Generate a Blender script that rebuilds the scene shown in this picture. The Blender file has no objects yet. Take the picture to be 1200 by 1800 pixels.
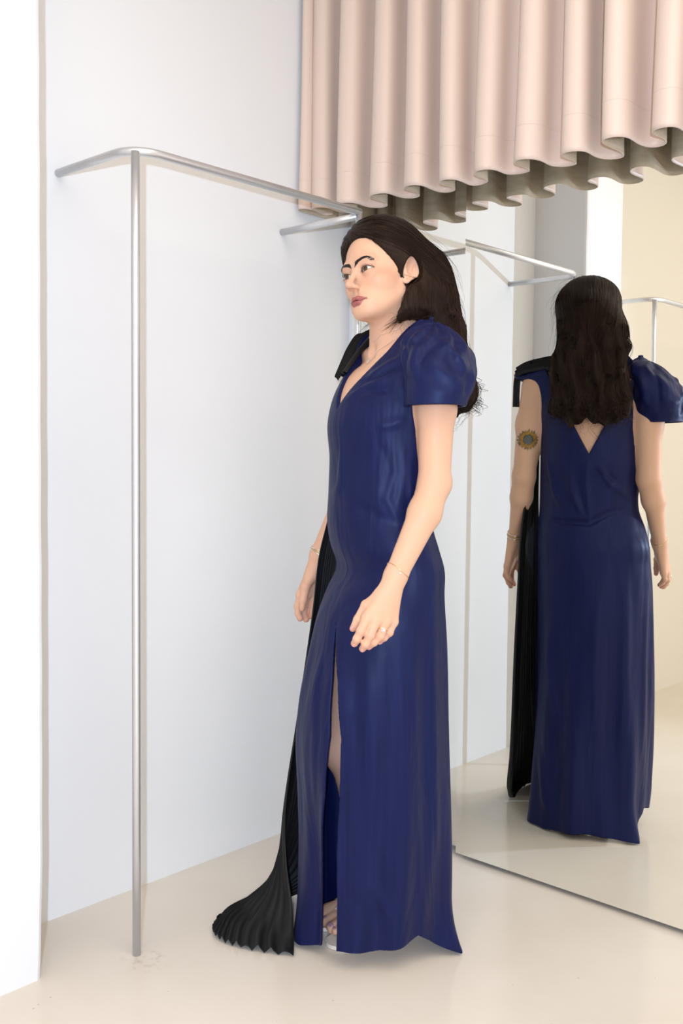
import bpy, bmesh, math, random
import numpy as np
from mathutils import Matrix, Vector

random.seed(7)
rng = np.random.default_rng(7)
scene = bpy.context.scene
COL = scene.collection

# ------------------------------------------------------------------ camera
CAM_F, CAM_PITCH, CAM_ROLL, CAM_YAW = 1735.48, 0.0552, 0.0097, -0.7423
CAM_POS = Vector((2.0409, -2.1904, 1.1))
_fw = Vector((math.sin(CAM_YAW) * math.cos(CAM_PITCH), math.cos(CAM_YAW) * math.cos(CAM_PITCH), -math.sin(CAM_PITCH)))
_r = Vector((math.cos(CAM_YAW), -math.sin(CAM_YAW), 0))
_u = _r.cross(_fw)
_r2 = _r * math.cos(CAM_ROLL) + _u * math.sin(CAM_ROLL)
_u2 = -_r * math.sin(CAM_ROLL) + _u * math.cos(CAM_ROLL)
cam_data = bpy.data.cameras.new('camera')
cam = bpy.data.objects.new('camera', cam_data)
COL.objects.link(cam)
cam_data.sensor_fit = 'VERTICAL'
cam_data.sensor_height = 36.0
cam_data.sensor_width = 24.0
cam_data.lens = 36.0 * CAM_F / 1800.0
cam_data.clip_start = 0.05
m = Matrix.Identity(4)
for i in range(3):
    m[i][0], m[i][1], m[i][2], m[i][3] = _r2[i], _u2[i], -_fw[i], CAM_POS[i]
cam.matrix_world = m
scene.camera = cam

# ------------------------------------------------------------------ view, world, lights
scene.view_settings.view_transform = 'Standard'
scene.view_settings.look = 'None'
scene.view_settings.exposure = 0.10
scene.view_settings.gamma = 1.0
scene.view_settings.use_curve_mapping = False
scene.cycles.sample_clamp_indirect = 6.0
scene.cycles.caustics_reflective = True
scene.cycles.blur_glossy = 0.5

world = bpy.data.worlds.new('world')
scene.world = world
world.use_nodes = True
world.node_tree.nodes['Background'].inputs[0].default_value = (1.0, 0.95, 0.88, 1)
world.node_tree.nodes['Background'].inputs[1].default_value = 0.2


def area_light(name, loc, size, power, color, rot=(0, 0, 0)):
    d = bpy.data.lights.new(name, 'AREA')
    d.shape = 'RECTANGLE'
    d.size, d.size_y = size
    d.energy = power
    d.color = color
    o = bpy.data.objects.new(name, d)
    o.location = loc
    o.rotation_euler = rot
    COL.objects.link(o)
    return o


# unseen ceiling lamps added for the warm ambient and the photographer's strobe (cool), held just behind the camera, a little to its left
area_light('ceiling_fill_near', (2.3, -1.7, 2.93), (2.4, 2.4), 42.0, (1.0, 0.90, 0.785))
area_light('ceiling_fill_far', (2.3, -4.1, 2.93), (2.4, 1.6), 30.0, (1.0, 0.89, 0.76))
# unseen fill added to brighten the left wall; no window stands there
area_light('right_side_fill', (4.36, -2.1, 1.5), (3.4, 2.4), 20.0, (1.0, 0.95, 0.90), (0, math.radians(90), 0))
fl = bpy.data.lights.new('camera_flash', 'SPOT')
fl.energy = 156.0
fl.color = (0.62, 0.77, 1.0)
fl.spot_size = math.radians(78)
fl.spot_blend = 0.55
fl.shadow_soft_size = 0.018
flash = bpy.data.objects.new('camera_flash', fl)
mm = m.copy()
mm.translation = CAM_POS - _fw * 0.4 - _r2 * 0.03 + Vector((0, 0, 0.01))
flash.matrix_world = mm
COL.objects.link(flash)


# ------------------------------------------------------------------ helpers
def tag(o, label=None, cat=None, group=None, kind=None):
    if label: o['label'] = label
    if cat: o['category'] = cat
    if group: o['group'] = group
    if kind: o['kind'] = kind
    return o


def empty(name, loc=(0, 0, 0), rz=0.0):
    o = bpy.data.objects.new(name, None)
    o.location = loc
    o.rotation_euler = (0, 0, rz)
    o.empty_display_size = 0.1
    COL.objects.link(o)
    return o


def mesh_obj(name, verts, faces, mat, parent=None, smooth=False):
    me = bpy.data.meshes.new(name)
    me.from_pydata([tuple(v) for v in verts], [], [tuple(f) for f in faces])
    me.update()
    if smooth:
        me.polygons.foreach_set('use_smooth', np.ones(len(me.polygons), dtype=bool))
    o = bpy.data.objects.new(name, me)
    if mat: me.materials.append(mat)
    if parent: o.parent = parent
    COL.objects.link(o)
    return o


def fast_mesh(name, V, Q, mat, parent=None, smooth=True, attrs=None):
    """V (n,3) array, Q (m,k) int array of equal-sized faces."""
    V = np.ascontiguousarray(V, dtype=np.float32)
    Q = np.ascontiguousarray(Q, dtype=np.int32)
    me = bpy.data.meshes.new(name)
    k = Q.shape[1]
    me.vertices.add(len(V))
    me.vertices.foreach_set('co', V.ravel())
    me.loops.add(Q.size)
    me.loops.foreach_set('vertex_index', Q.ravel())
    me.polygons.add(len(Q))
    me.polygons.foreach_set('loop_start', np.arange(0, Q.size, k, dtype=np.int32))
    me.polygons.foreach_set('loop_total', np.full(len(Q), k, dtype=np.int32))
    if smooth:
        me.polygons.foreach_set('use_smooth', np.ones(len(Q), dtype=bool))
    me.update(calc_edges=True)
    me.validate()
    if attrs is not None:
        for an, arr in attrs.items():
            a = me.attributes.new(an, 'FLOAT_COLOR', 'POINT')
            a.data.foreach_set('color', np.ascontiguousarray(arr, dtype=np.float32).ravel())
    o = bpy.data.objects.new(name, me)
    if mat: me.materials.append(mat)
    if parent: o.parent = parent
    COL.objects.link(o)
    return o


def box(name, lo, hi, mat, parent=None, bevel=0.0):
    bm = bmesh.new()
    bmesh.ops.create_cube(bm, size=1.0)
    lo, hi = Vector(lo), Vector(hi)
    for v in bm.verts:
        v.co = Vector(((lo[i] + hi[i]) / 2 + v.co[i] * (hi[i] - lo[i])) for i in range(3))
    if bevel:
        bmesh.ops.bevel(bm, geom=list(bm.edges), offset=bevel, segments=3, affect='EDGES', profile=0.5)
    me = bpy.data.meshes.new(name)
    bm.to_mesh(me)
    bm.free()
    o = bpy.data.objects.new(name, me)
    me.materials.append(mat)
    if parent: o.parent = parent
    COL.objects.link(o)
    return o


def sweep(name, pts, rad, mat, parent=None, n=12, closed=False, cap=True):
    """tube along a polyline (parallel transport); rad scalar or list"""
    P = np.array(pts, float)
    N = len(P)
    R = np.full(N, rad) if np.isscalar(rad) else np.array(rad, float)
    T = np.zeros_like(P)
    if closed:
        T = np.roll(P, -1, 0) - np.roll(P, 1, 0)
    else:
        T[1:-1] = P[2:] - P[:-2]
        T[0] = P[1] - P[0]
        T[-1] = P[-1] - P[-2]
    T /= np.linalg.norm(T, axis=1)[:, None] + 1e-12
    u = np.cross(T[0], (0.3, 0.2, 0.93))
    if np.linalg.norm(u) < 1e-3: u = np.cross(T[0], (1, 0, 0))
    u /= np.linalg.norm(u)
    V = []
    for i in range(N):
        u = u - T[i] * (u @ T[i])
        u /= np.linalg.norm(u)
        w = np.cross(T[i], u)
        for k in range(n):
            a = 2 * math.pi * k / n
            V.append(P[i] + R[i] * (math.cos(a) * u + math.sin(a) * w))
    Fc = []
    M = N if closed else N - 1
    for i in range(M):
        j = (i + 1) % N
        for k in range(n):
            k2 = (k + 1) % n
            Fc.append((i * n + k, i * n + k2, j * n + k2, j * n + k))
    if cap and not closed:
        Fc.append(tuple(range(n - 1, -1, -1)))
        Fc.append(tuple((N - 1) * n + k for k in range(n)))
    return mesh_obj(name, V, Fc, mat, parent, smooth=True)


def mat_new(name, base=(0.8, 0.8, 0.8), rough=0.5, metal=0.0, spec=0.5, **kw):
    mt = bpy.data.materials.new(name)
    mt.use_nodes = True
    b = mt.node_tree.nodes['Principled BSDF']
    b.inputs['Base Color'].default_value = (*base, 1)
    b.inputs['Roughness'].default_value = rough
    b.inputs['Metallic'].default_value = metal
    b.inputs['Specular IOR Level'].default_value = spec
    for k, v in kw.items():
        b.inputs[k.replace('_', ' ')].default_value = v
    return mt


def nd(mt, t, **kw):
    n = mt.node_tree.nodes.new(t)
    for k, v in kw.items():
        setattr(n, k, v)
    return n


def add_bump(mt, scale=40.0, strength=0.1, dist=0.002, detail=4.0, stretch=(1, 1, 1), coord='Object'):
    nt = mt.node_tree
    tc = nd(mt, 'ShaderNodeTexCoord')
    mp = nd(mt, 'ShaderNodeMapping')
    mp.inputs['Scale'].default_value = stretch
    nz = nd(mt, 'ShaderNodeTexNoise')
    nz.inputs['Scale'].default_value = scale
    nz.inputs['Detail'].default_value = detail
    bp = nd(mt, 'ShaderNodeBump')
    bp.inputs['Strength'].default_value = strength
    bp.inputs['Distance'].default_value = dist
    nt.links.new(tc.outputs[coord], mp.inputs[0])
    nt.links.new(mp.outputs[0], nz.inputs['Vector'])
    nt.links.new(nz.outputs[0], bp.inputs['Height'])
    nt.links.new(bp.outputs[0], nt.nodes['Principled BSDF'].inputs['Normal'])
    return nz


def color_noise(mt, c1, c2, scale=3.0, detail=4.0, lo=0.35, hi=0.65, stretch=(1, 1, 1)):
    nt = mt.node_tree
    tc = nd(mt, 'ShaderNodeTexCoord')
    mp = nd(mt, 'ShaderNodeMapping')
    mp.inputs['Scale'].default_value = stretch
    nz = nd(mt, 'ShaderNodeTexNoise')
    nz.inputs['Scale'].default_value = scale
    nz.inputs['Detail'].default_value = detail
    rp = nd(mt, 'ShaderNodeValToRGB')
    rp.color_ramp.elements[0].position = lo
    rp.color_ramp.elements[0].color = (*c1, 1)
    rp.color_ramp.elements[1].position = hi
    rp.color_ramp.elements[1].color = (*c2, 1)
    nt.links.new(tc.outputs['Object'], mp.inputs[0])
    nt.links.new(mp.outputs[0], nz.inputs['Vector'])
    nt.links.new(nz.outputs[0], rp.inputs[0])
    nt.links.new(rp.outputs[0], nt.nodes['Principled BSDF'].inputs['Base Color'])
    return rp


# ------------------------------------------------------------------ surface materials
M_wall = mat_new('wall_paint', (0.86, 0.86, 0.87), 0.55, spec=0.3)
color_noise(M_wall, (0.80, 0.81, 0.822), (0.82, 0.828, 0.840), 2.2)
add_bump(M_wall, 55, 0.12, 0.002)
M_wall_warm = mat_new('wall_warm_light', (0.86, 0.83, 0.76), 0.55, spec=0.3)  # left wall past the pilaster: warm room light put into its colour
add_bump(M_wall_warm, 55, 0.12, 0.002)
M_ceil = mat_new('ceiling_paint', (0.85, 0.84, 0.82), 0.8)

# polished cream screed with small specks and scuffs
M_floor = mat_new('polished_screed', (0.74, 0.66, 0.55), 0.16, spec=0.35)
nt = M_floor.node_tree
tc = nd(M_floor, 'ShaderNodeTexCoord')
n1 = nd(M_floor, 'ShaderNodeTexNoise'); n1.inputs['Scale'].default_value = 2.6; n1.inputs['Detail'].default_value = 7
r1 = nd(M_floor, 'ShaderNodeValToRGB')
r1.color_ramp.elements[0].position = 0.32; r1.color_ramp.elements[0].color = (0.715, 0.640, 0.550, 1)
r1.color_ramp.elements[1].position = 0.68; r1.color_ramp.elements[1].color = (0.760, 0.690, 0.605, 1)
vo = nd(M_floor, 'ShaderNodeTexVoronoi'); vo.inputs['Scale'].default_value = 17.0
vo.inputs['Randomness'].default_value = 1.0
lt = nd(M_floor, 'ShaderNodeMath', operation='LESS_THAN'); lt.inputs[1].default_value = 0.042
n2 = nd(M_floor, 'ShaderNodeTexNoise'); n2.inputs['Scale'].default_value = 9.0
gt = nd(M_floor, 'ShaderNodeMath', operation='GREATER_THAN'); gt.inputs[1].default_value = 0.53
ml = nd(M_floor, 'ShaderNodeMath', operation='MULTIPLY')
ml2 = nd(M_floor, 'ShaderNodeMath', operation='MULTIPLY'); ml2.inputs[1].default_value = 0.42
mx = nd(M_floor, 'ShaderNodeMix', data_type='RGBA')
mx.inputs[7].default_value = (0.30, 0.24, 0.19, 1)
nt.links.new(tc.outputs['Object'], n1.inputs['Vector']); nt.links.new(n1.outputs[0], r1.inputs[0])
nt.links.new(tc.outputs['Object'], vo.inputs['Vector']); nt.links.new(vo.outputs['Distance'], lt.inputs[0])
nt.links.new(tc.outputs['Object'], n2.inputs['Vector']); nt.links.new(n2.outputs[0], gt.inputs[0])
nt.links.new(lt.outputs[0], ml.inputs[0]); nt.links.new(gt.outputs[0], ml.inputs[1])
nt.links.new(ml.outputs[0], ml2.inputs[0])
nt.links.new(ml2.outputs[0], mx.inputs[0]); nt.links.new(r1.outputs[0], mx.inputs[6])
# dirty scuff ring around the rail post foot
pt = nd(M_floor, 'ShaderNodeVectorMath', operation='DISTANCE'); pt.inputs[1].default_value = (0.31, -0.92, 0)
n3 = nd(M_floor, 'ShaderNodeTexNoise'); n3.inputs['Scale'].default_value = 60; n3.inputs['Detail'].default_value = 8
mr = nd(M_floor, 'ShaderNodeMapRange'); mr.inputs[1].default_value = 0.07; mr.inputs[2].default_value = 0.012
gt3 = nd(M_floor, 'ShaderNodeMapRange'); gt3.inputs[1].default_value = 0.52; gt3.inputs[2].default_value = 0.68
ml3 = nd(M_floor, 'ShaderNodeMath', operation='MULTIPLY')
ml4 = nd(M_floor, 'ShaderNodeMath', operation='MULTIPLY'); ml4.inputs[1].default_value = 0.4
mx2 = nd(M_floor, 'ShaderNodeMix', data_type='RGBA'); mx2.inputs[7].default_value = (0.33, 0.27, 0.22, 1)
nt.links.new(tc.outputs['Object'], pt.inputs[0]); nt.links.new(pt.outputs['Value'], mr.inputs[0])
nt.links.new(tc.outputs['Object'], n3.inputs['Vector']); nt.links.new(n3.outputs[0], gt3.inputs[0])
nt.links.new(mr.outputs[0], ml3.inputs[0]); nt.links.new(gt3.outputs[0], ml3.inputs[1]); nt.links.new(ml3.outputs[0], ml4.inputs[0])
nt.links.new(ml4.outputs[0], mx2.inputs[0]); nt.links.new(mx.outputs[2], mx2.inputs[6])
nt.links.new(mx2.outputs[2], nt.nodes['Principled BSDF'].inputs['Base Color'])
bp = nd(M_floor, 'ShaderNodeBump'); bp.inputs['Strength'].default_value = 0.05; bp.inputs['Distance'].default_value = 0.002
nt.links.new(n1.outputs[0], bp.inputs['Height']); nt.links.new(bp.outputs[0], nt.nodes['Principled BSDF'].inputs['Normal'])

M_steel = mat_new('brushed_steel', (0.72, 0.73, 0.755), 0.36, metal=0.75)
add_bump(M_steel, 90, 0.04, 0.001)
M_mirror = mat_new('mirror_glass', (0.90, 0.915, 0.885), 0.0, metal=1.0)
M_edge = mat_new('mirror_edge', (0.33, 0.36, 0.34), 0.25, spec=0.6)
M_board = mat_new('mirror_backing', (0.30, 0.23, 0.17), 0.7)

# ------------------------------------------------------------------ room shell
RX, RY, RZ = 4.4, -5.2, 3.0
BY = 0.062                      # back wall plane
fl_o = box('floor', (-0.2, RY - 0.2, -0.2), (RX + 0.2, BY + 0.2, 0.0), M_floor); tag(fl_o, 'polished cream screed floor with fine specks', kind='structure')
tag(box('ceiling', (-0.2, RY - 0.2, RZ), (RX + 0.2, BY + 0.2, RZ + 0.2), M_ceil), 'plain white ceiling', kind='structure')
PIL_X, PIL_Y0, PIL_Y1 = 0.219, -1.39, -1.11


def wavy_wall(name, lo, hi, axis, mat, amp=0.0022):
    """thin wall slab whose room face is very slightly uneven plaster"""
    o = box(name, lo, hi, mat)
    return o


tag(wavy_wall('wall_left', (-0.2, PIL_Y0, 0), (0, BY, RZ), 0, M_wall), 'white plaster wall behind the steel clothes rail', kind='structure')
tag(box('wall_left_entry', (-0.2, RY, 0), (0, PIL_Y0, RZ), M_wall_warm), 'plaster wall beyond the pilaster, warm light put into its colour', kind='structure')
tag(box('wall_back', (0, BY, 0), (RX, BY + 0.2, RZ), M_wall), 'white wall behind the mirrors and curtain', kind='structure')
tag(box('wall_right', (RX, RY, 0), (RX + 0.2, BY, RZ), M_wall), 'white wall', kind='structure')
tag(box('wall_front', (0, RY - 0.2, 0), (RX, RY, RZ), M_wall), 'white wall', kind='structure')

# pilaster: its near corner was plastered by hand, so the arris wanders a little towards the floor
NZ = 90
zz = np.linspace(0, RZ, NZ + 1)
dx = 0.0005 * np.sin(zz * 9.0) + 0.0008 * np.sin(zz * 23.0 + 1) + 0.010 * np.exp(-((zz - 0.20) / 0.16) ** 2) * 1.0 + 0.002 * np.exp(-zz / 0.05)
dy = 0.0010 * np.sin(zz * 3.0 + 2) + 0.0005 * np.sin(zz * 31.0) - 0.014 * np.exp(-zz / 0.30)
V, Fc = [], []
ring = []
for i, z in enumerate(zz):
    c = 0.010
    pts = [(-0.05, PIL_Y1 + dy[i]), (PIL_X - c, PIL_Y1 + dy[i]), (PIL_X - c * 0.3 + dx[i] * 0.2, PIL_Y1 - c * 0.3 + dy[i]),
           (PIL_X + 0.3 * dx[i], PIL_Y1 - c + dy[i]), (PIL_X, PIL_Y0 + c), (PIL_X - c * 0.3, PIL_Y0 + c * 0.3), (PIL_X - c, PIL_Y0), (-0.05, PIL_Y0)]
    V += [(x, y, z) for x, y in pts]
K = 8
for i in range(NZ):
    for k in range(K):
        k2 = (k + 1) % K
        Fc.append((i * K + k, (i + 1) * K + k, (i + 1) * K + k2, i * K + k2))
Fc.append(tuple(range(K))); Fc.append(tuple(NZ * K + k for k in reversed(range(K))))
pil = mesh_obj('wall_pilaster', V, Fc, M_wall, smooth=False)
tag(pil, 'white plastered pilaster standing proud of the left wall', kind='structure')

# ------------------------------------------------------------------ mirrors
def mirror_panel(name, x0, x1, yf, thick, z0, z1, label):
    root = empty(name, ((x0 + x1) / 2, yf + thick / 2, z0))
    tag(root, label, 'mirror', 'mirror panels on the back wall')
    cx, cy, cz = root.location
    e = 0.0015
    g = box('glass', (x0 - cx, yf - cy, z0 - cz), (x1 - cx, yf + 0.006 - cy, z1 - cz), M_edge, root)
    g.data.materials.append(M_mirror)
    for p in g.data.polygons:
        if p.normal.y < -0.9: p.material_index = 1
    box('backing_board', (x0 + 0.004 - cx, yf + 0.0065 - cy, z0 + 0.002 - cz), (x1 - 0.004 - cx, yf + thick - cy, z1 - 0.002 - cz), M_board, root)
    return root


MIR_X = 0.472
mirror_panel('mirror_panel', MIR_X, 1.75, 0.0, 0.020, 0.012, 2.72, 'wide frameless floor mirror standing forward, reflecting the back of the woman')
mirror_panel('mirror_panel', 0.030, 0.520, 0.040, 0.018, 0.012, 2.72, 'narrow frameless mirror set back in the corner behind the woman')

# ------------------------------------------------------------------ clothes rails
RAIL_R = 0.0095


def arc_corner(a, c, b, r, n=10):
    a, c, b = map(np.array, (a, c, b))
    u = (a - c) / np.linalg.norm(a - c); w = (b - c) / np.linalg.norm(b - c)
    P0, P2 = c + u * r, c + w * r
    return [(1 - t) ** 2 * P0 + 2 * t * (1 - t) * c + t * t * P2 for t in np.linspace(0, 1, n)]


def clothes_rail(name, x, y_near, y_far, zt, label, near_bend=True, far_bend=False):
    root = empty(name, (x, (y_near + y_far) / 2, 0))
    yc = (y_near + y_far) / 2
    tag(root, label, 'clothes rail', 'steel clothes rails on the left wall')
    near = (0, y_near - yc, zt); far = (0, y_far - yc, zt)
    wn = (-x + 0.0015, y_near - yc, zt); wf = (-x + 0.0015, y_far - yc, zt)
    pts = []
    if near_bend:
        pts += [np.array(wn)] + arc_corner(wn, near, far, 0.075, 14)
    else:
        pts += [np.array(near)]
    if far_bend:
        pts += arc_corner(near, far, wf, 0.075, 14) + [np.array(wf)]
    else:
        pts += [np.array(far) + np.array((0, 0.004, 0))]
    sweep('hanging_bar', pts, RAIL_R, M_steel, root, 20)
    if not far_bend:
        sweep('wall_arm', [(-RAIL_R * 0.3, far[1], zt - 0.011), (wf[0], wf[1], zt - 0.011)], RAIL_R, M_steel, root, 20)
    if not near_bend:
        sweep('wall_arm', [(-RAIL_R * 0.3, near[1], zt - 0.011), (wn[0], wn[1], zt - 0.011)], RAIL_R, M_steel, root, 20)
    px, py = (0.0, near[1]) if not near_bend else (-0.010, near[1] + 0.012)
    top = zt - RAIL_R * 0.4
    sweep('post', [(px, py, 0.0), (px, py, 0.5), (px, py, 1.0), (px, py, 1.5), (px, py, top)], RAIL_R * 0.98, M_steel, root, 20)
    py = far[1] if not far_bend else far[1] - 0.012
    px = 0.0 if not far_bend else -0.010
    sweep('post', [(px, py, 0.0), (px, py, 0.5), (px, py, 1.0), (px, py, 1.5), (px, py, top)], RAIL_R * 0.98, M_steel, root, 20)
    return root


clothes_rail('clothes_rail', 0.291, -0.938, -0.2265, 1.744, 'brushed steel clothes rail with bent arm in front of the white wall')
clothes_rail('clothes_rail', 0.272, -2.95, -1.576, 1.744, 'farther steel clothes rail beyond the pilaster, seen in the mirror', near_bend=True, far_bend=True)

# ------------------------------------------------------------------ curtain
M_curtain = mat_new('satin_curtain', (0.71, 0.57, 0.49), 0.40, spec=0.35, Sheen_Weight=0.25, Sheen_Roughness=0.4)
add_bump(M_curtain, 60, 0.10, 0.0006, stretch=(12, 12, 0.6))
M_lining = mat_new('curtain_lining', (0.58, 0.48, 0.36), 0.75, spec=0.2)
color_noise(M_lining, (0.52, 0.42, 0.30), (0.62, 0.52, 0.40), 14, stretch=(1, 1, 5))
M_rail = mat_new('curtain_track_metal', (0.8, 0.8, 0.8), 0.4, metal=0.6)


def build_curtain():
    root = empty('curtain', (0.8, -0.115, 1.80))
    tag(root, 'blush satin curtain with deep wave folds hanging in front of the mirror tops', 'curtain')
    # fold crest positions along the track (measured), continued with an even period
    edges = [0.012, 0.044, 0.160, 0.278, 0.385, 0.500, 0.612, 0.733, 0.850, 0.963, 1.079, 1.197, 1.315, 1.435, 1.555]
    per = 26
    X, Y, PH = [], [], []
    for i in range(len(edges) - 1):
        for k in range(per):
            t = k / per
            x = edges[i] + (edges[i + 1] - edges[i]) * t
            X.append(x); PH.append(i + t)
    X = np.array(X); PH = np.array(PH)
    NZc = 46
    zb, zt = 1.80, 2.86
    V = []
    r = np.random.default_rng(3)
    ampr = 0.056 + 0.006 * r.standard_normal(len(edges) + 2)
    for j in range(NZc + 1):
        s = j / NZc
        z = zb + (zt - zb) * s ** 1.15
        amp = np.interp(PH, np.arange(len(ampr)), ampr) * (0.80 + 0.20 * (1 - s) ** 1.2)
        a = 2 * np.pi * PH
        sway = 0.006 * np.sin(PH * 1.7 + 3 * s) * (1 - s)
        om = 0.026 * (0.55 + 0.45 * (1 - s))
        ph_ = a - 1.0
        xx = X + om * 0.45 * np.sin(2 * ph_) + sway
        yy = -amp * np.cos(ph_) - 0.004 * np.cos(2 * ph_ + PH) * (1 - s)
        dz = 0.004 * np.sin(PH * 2.1) * (1 - s) ** 6
        xx = xx + 0.010 * np.exp(-(PH / 0.5) ** 2)
        ret = np.linspace(0.112, yy[0], 10)[:-1]
        xx = np.concatenate([np.linspace(0.010, max(xx[0], 0.012), 10)[:-1], np.maximum(xx, 0.012 + 0.002 * PH)])
        yy = np.concatenate([ret, yy]); dz = np.concatenate([np.zeros(9), dz])
        V.append(np.stack([xx - 0.8, yy, z + dz - 1.80 + np.zeros_like(xx)], 1))
    V = np.concatenate(V)
    n = len(X) + 9
    Q = []
    for j in range(NZc):
        for k in range(n - 1):
            Q.append((j * n + k, j * n + k + 1, (j + 1) * n + k + 1, (j + 1) * n + k))
    o = fast_mesh('curtain_panel', V, np.array(Q), M_curtain, root)
    o.data.materials.append(M_lining)
    md = o.modifiers.new('thickness', 'SOLIDIFY'); md.thickness = 0.0022; md.offset = 0.0; md.material_offset = 1; md.material_offset_rim = 0
    # stitched hem band: slightly raised seam line 11 cm above the edge
    hm = []
    jz = 5
    sub = V[jz * n:(jz + 1) * n].copy()
    sub[:, 1] -= 0.0
    nrm = np.zeros_like(sub)
    t = np.gradient(sub, axis=0); t /= np.linalg.norm(t, axis=1)[:, None] + 1e-9
    nrm = np.stack([t[:, 1], -t[:, 0], np.zeros(n)], 1)
    sweep('hem_stitch', sub + nrm * 0.0010, 0.0007, M_curtain, root, 5)
    box('curtain_track', (-0.795, -0.012, 1.062), (0.80, 0.012, 1.085), M_rail, root)
    return root


build_curtain()

# ------------------------------------------------------------------ implicit-surface modelling helpers
# (x = her left, y = towards her back, z = up; metres)
F32 = np.float32


def _v(*a): return np.array(a, dtype=F32)


def s_ell(p, c, r):
    c = np.asarray(c, F32); r = np.asarray(r, F32)
    q = (p - c) / r
    k0 = np.sqrt((q * q).sum(1)) + F32(1e-6)
    q2 = q / r
    k1 = np.sqrt((q2 * q2).sum(1)) + F32(1e-6)
    return k0 * (k0 - 1) / k1


def s_sph(p, c, r):
    d = p - np.asarray(c, F32)
    return np.sqrt((d * d).sum(1)) - F32(r)


def s_cone(p, a, b, ra, rb):
    """capsule with linearly varying radius"""
    a = np.asarray(a, F32); b = np.asarray(b, F32)
    ba = b - a
    t = np.clip(((p - a) @ ba) / F32(ba @ ba), 0, 1)
    d = p - a - t[:, None] * ba
    return np.sqrt((d * d).sum(1)) - (F32(ra) + F32(rb - ra) * t)


def s_cone_sq(p, a, b, ra, rb, axis, sq):
    """same, squashed along a direction by factor sq (<1 = thinner)"""
    a = np.asarray(a, F32); b = np.asarray(b, F32)
    n = np.asarray(axis, F32); n = n / np.linalg.norm(n)
    ba = b - a
    t = np.clip(((p - a) @ ba) / F32(ba @ ba), 0, 1)
    d = p - a - t[:, None] * ba
    dn = d @ n
    d = d + (dn * F32(1 / sq - 1))[:, None] * n
    return (np.sqrt((d * d).sum(1)) - (F32(ra) + F32(rb - ra) * t)) * F32(0.5 + 0.5 * sq)


def s_poly(p, pts):
    """distance to a 3-d polyline"""
    best = None
    for i in range(len(pts) - 1):
        d = s_cone(p, pts[i], pts[i + 1], 0, 0)
        best = d if best is None else np.minimum(best, d)
    return best


def smin(a, b, k):
    h = np.maximum(F32(k) - np.abs(a - b), 0) / F32(k)
    return np.minimum(a, b) - h * h * F32(k * 0.25)


def smax(a, b, k): return -smin(-a, -b, k)


def sections(p, tab, squash=1.0):
    """stack of ellipses: rows z, cx, cy, A, B"""
    t = np.asarray(tab, float)
    z = p[:, 2]
    cx, cy, A, B = (np.interp(z, t[:, 0], t[:, k]).astype(F32) for k in (1, 2, 3, 4))
    qx, qy = (p[:, 0] - cx) / A, (p[:, 1] - cy) / B
    k0 = np.sqrt(qx * qx + qy * qy) + F32(1e-5)
    k1 = np.sqrt((qx / A) ** 2 + (qy / B) ** 2) + F32(1e-5)
    return k0 * (k0 - 1) / k1


def smooth_tab(rows, n=120):
    """resample a section table smoothly (Catmull-Rom)"""
    t = np.asarray(rows, float)
    z = t[:, 0]
    zz = np.linspace(z[0], z[-1], n)
    out = [zz]
    for k in range(1, t.shape[1]):
        y = t[:, k]
        mslope = np.gradient(y, z)
        i = np.clip(np.searchsorted(z, zz) - 1, 0, len(z) - 2)
        h = z[i + 1] - z[i]
        s = (zz - z[i]) / h
        out.append((2 * s ** 3 - 3 * s ** 2 + 1) * y[i] + (s ** 3 - 2 * s ** 2 + s) * h * mslope[i]
                   + (-2 * s ** 3 + 3 * s ** 2) * y[i + 1] + (s ** 3 - s ** 2) * h * mslope[i + 1])
    return np.stack(out, 1)


def axis_from(segs):
    """segs: list of (start, end, step) -> non-uniform grid coordinates"""
    out = []
    for a, b, h in segs:
        n = max(1, int(round((b - a) / h)))
        out.append(np.linspace(a, b, n, endpoint=False))
    out.append([segs[-1][1]])
    return np.concatenate(out).astype(F32)


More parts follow.
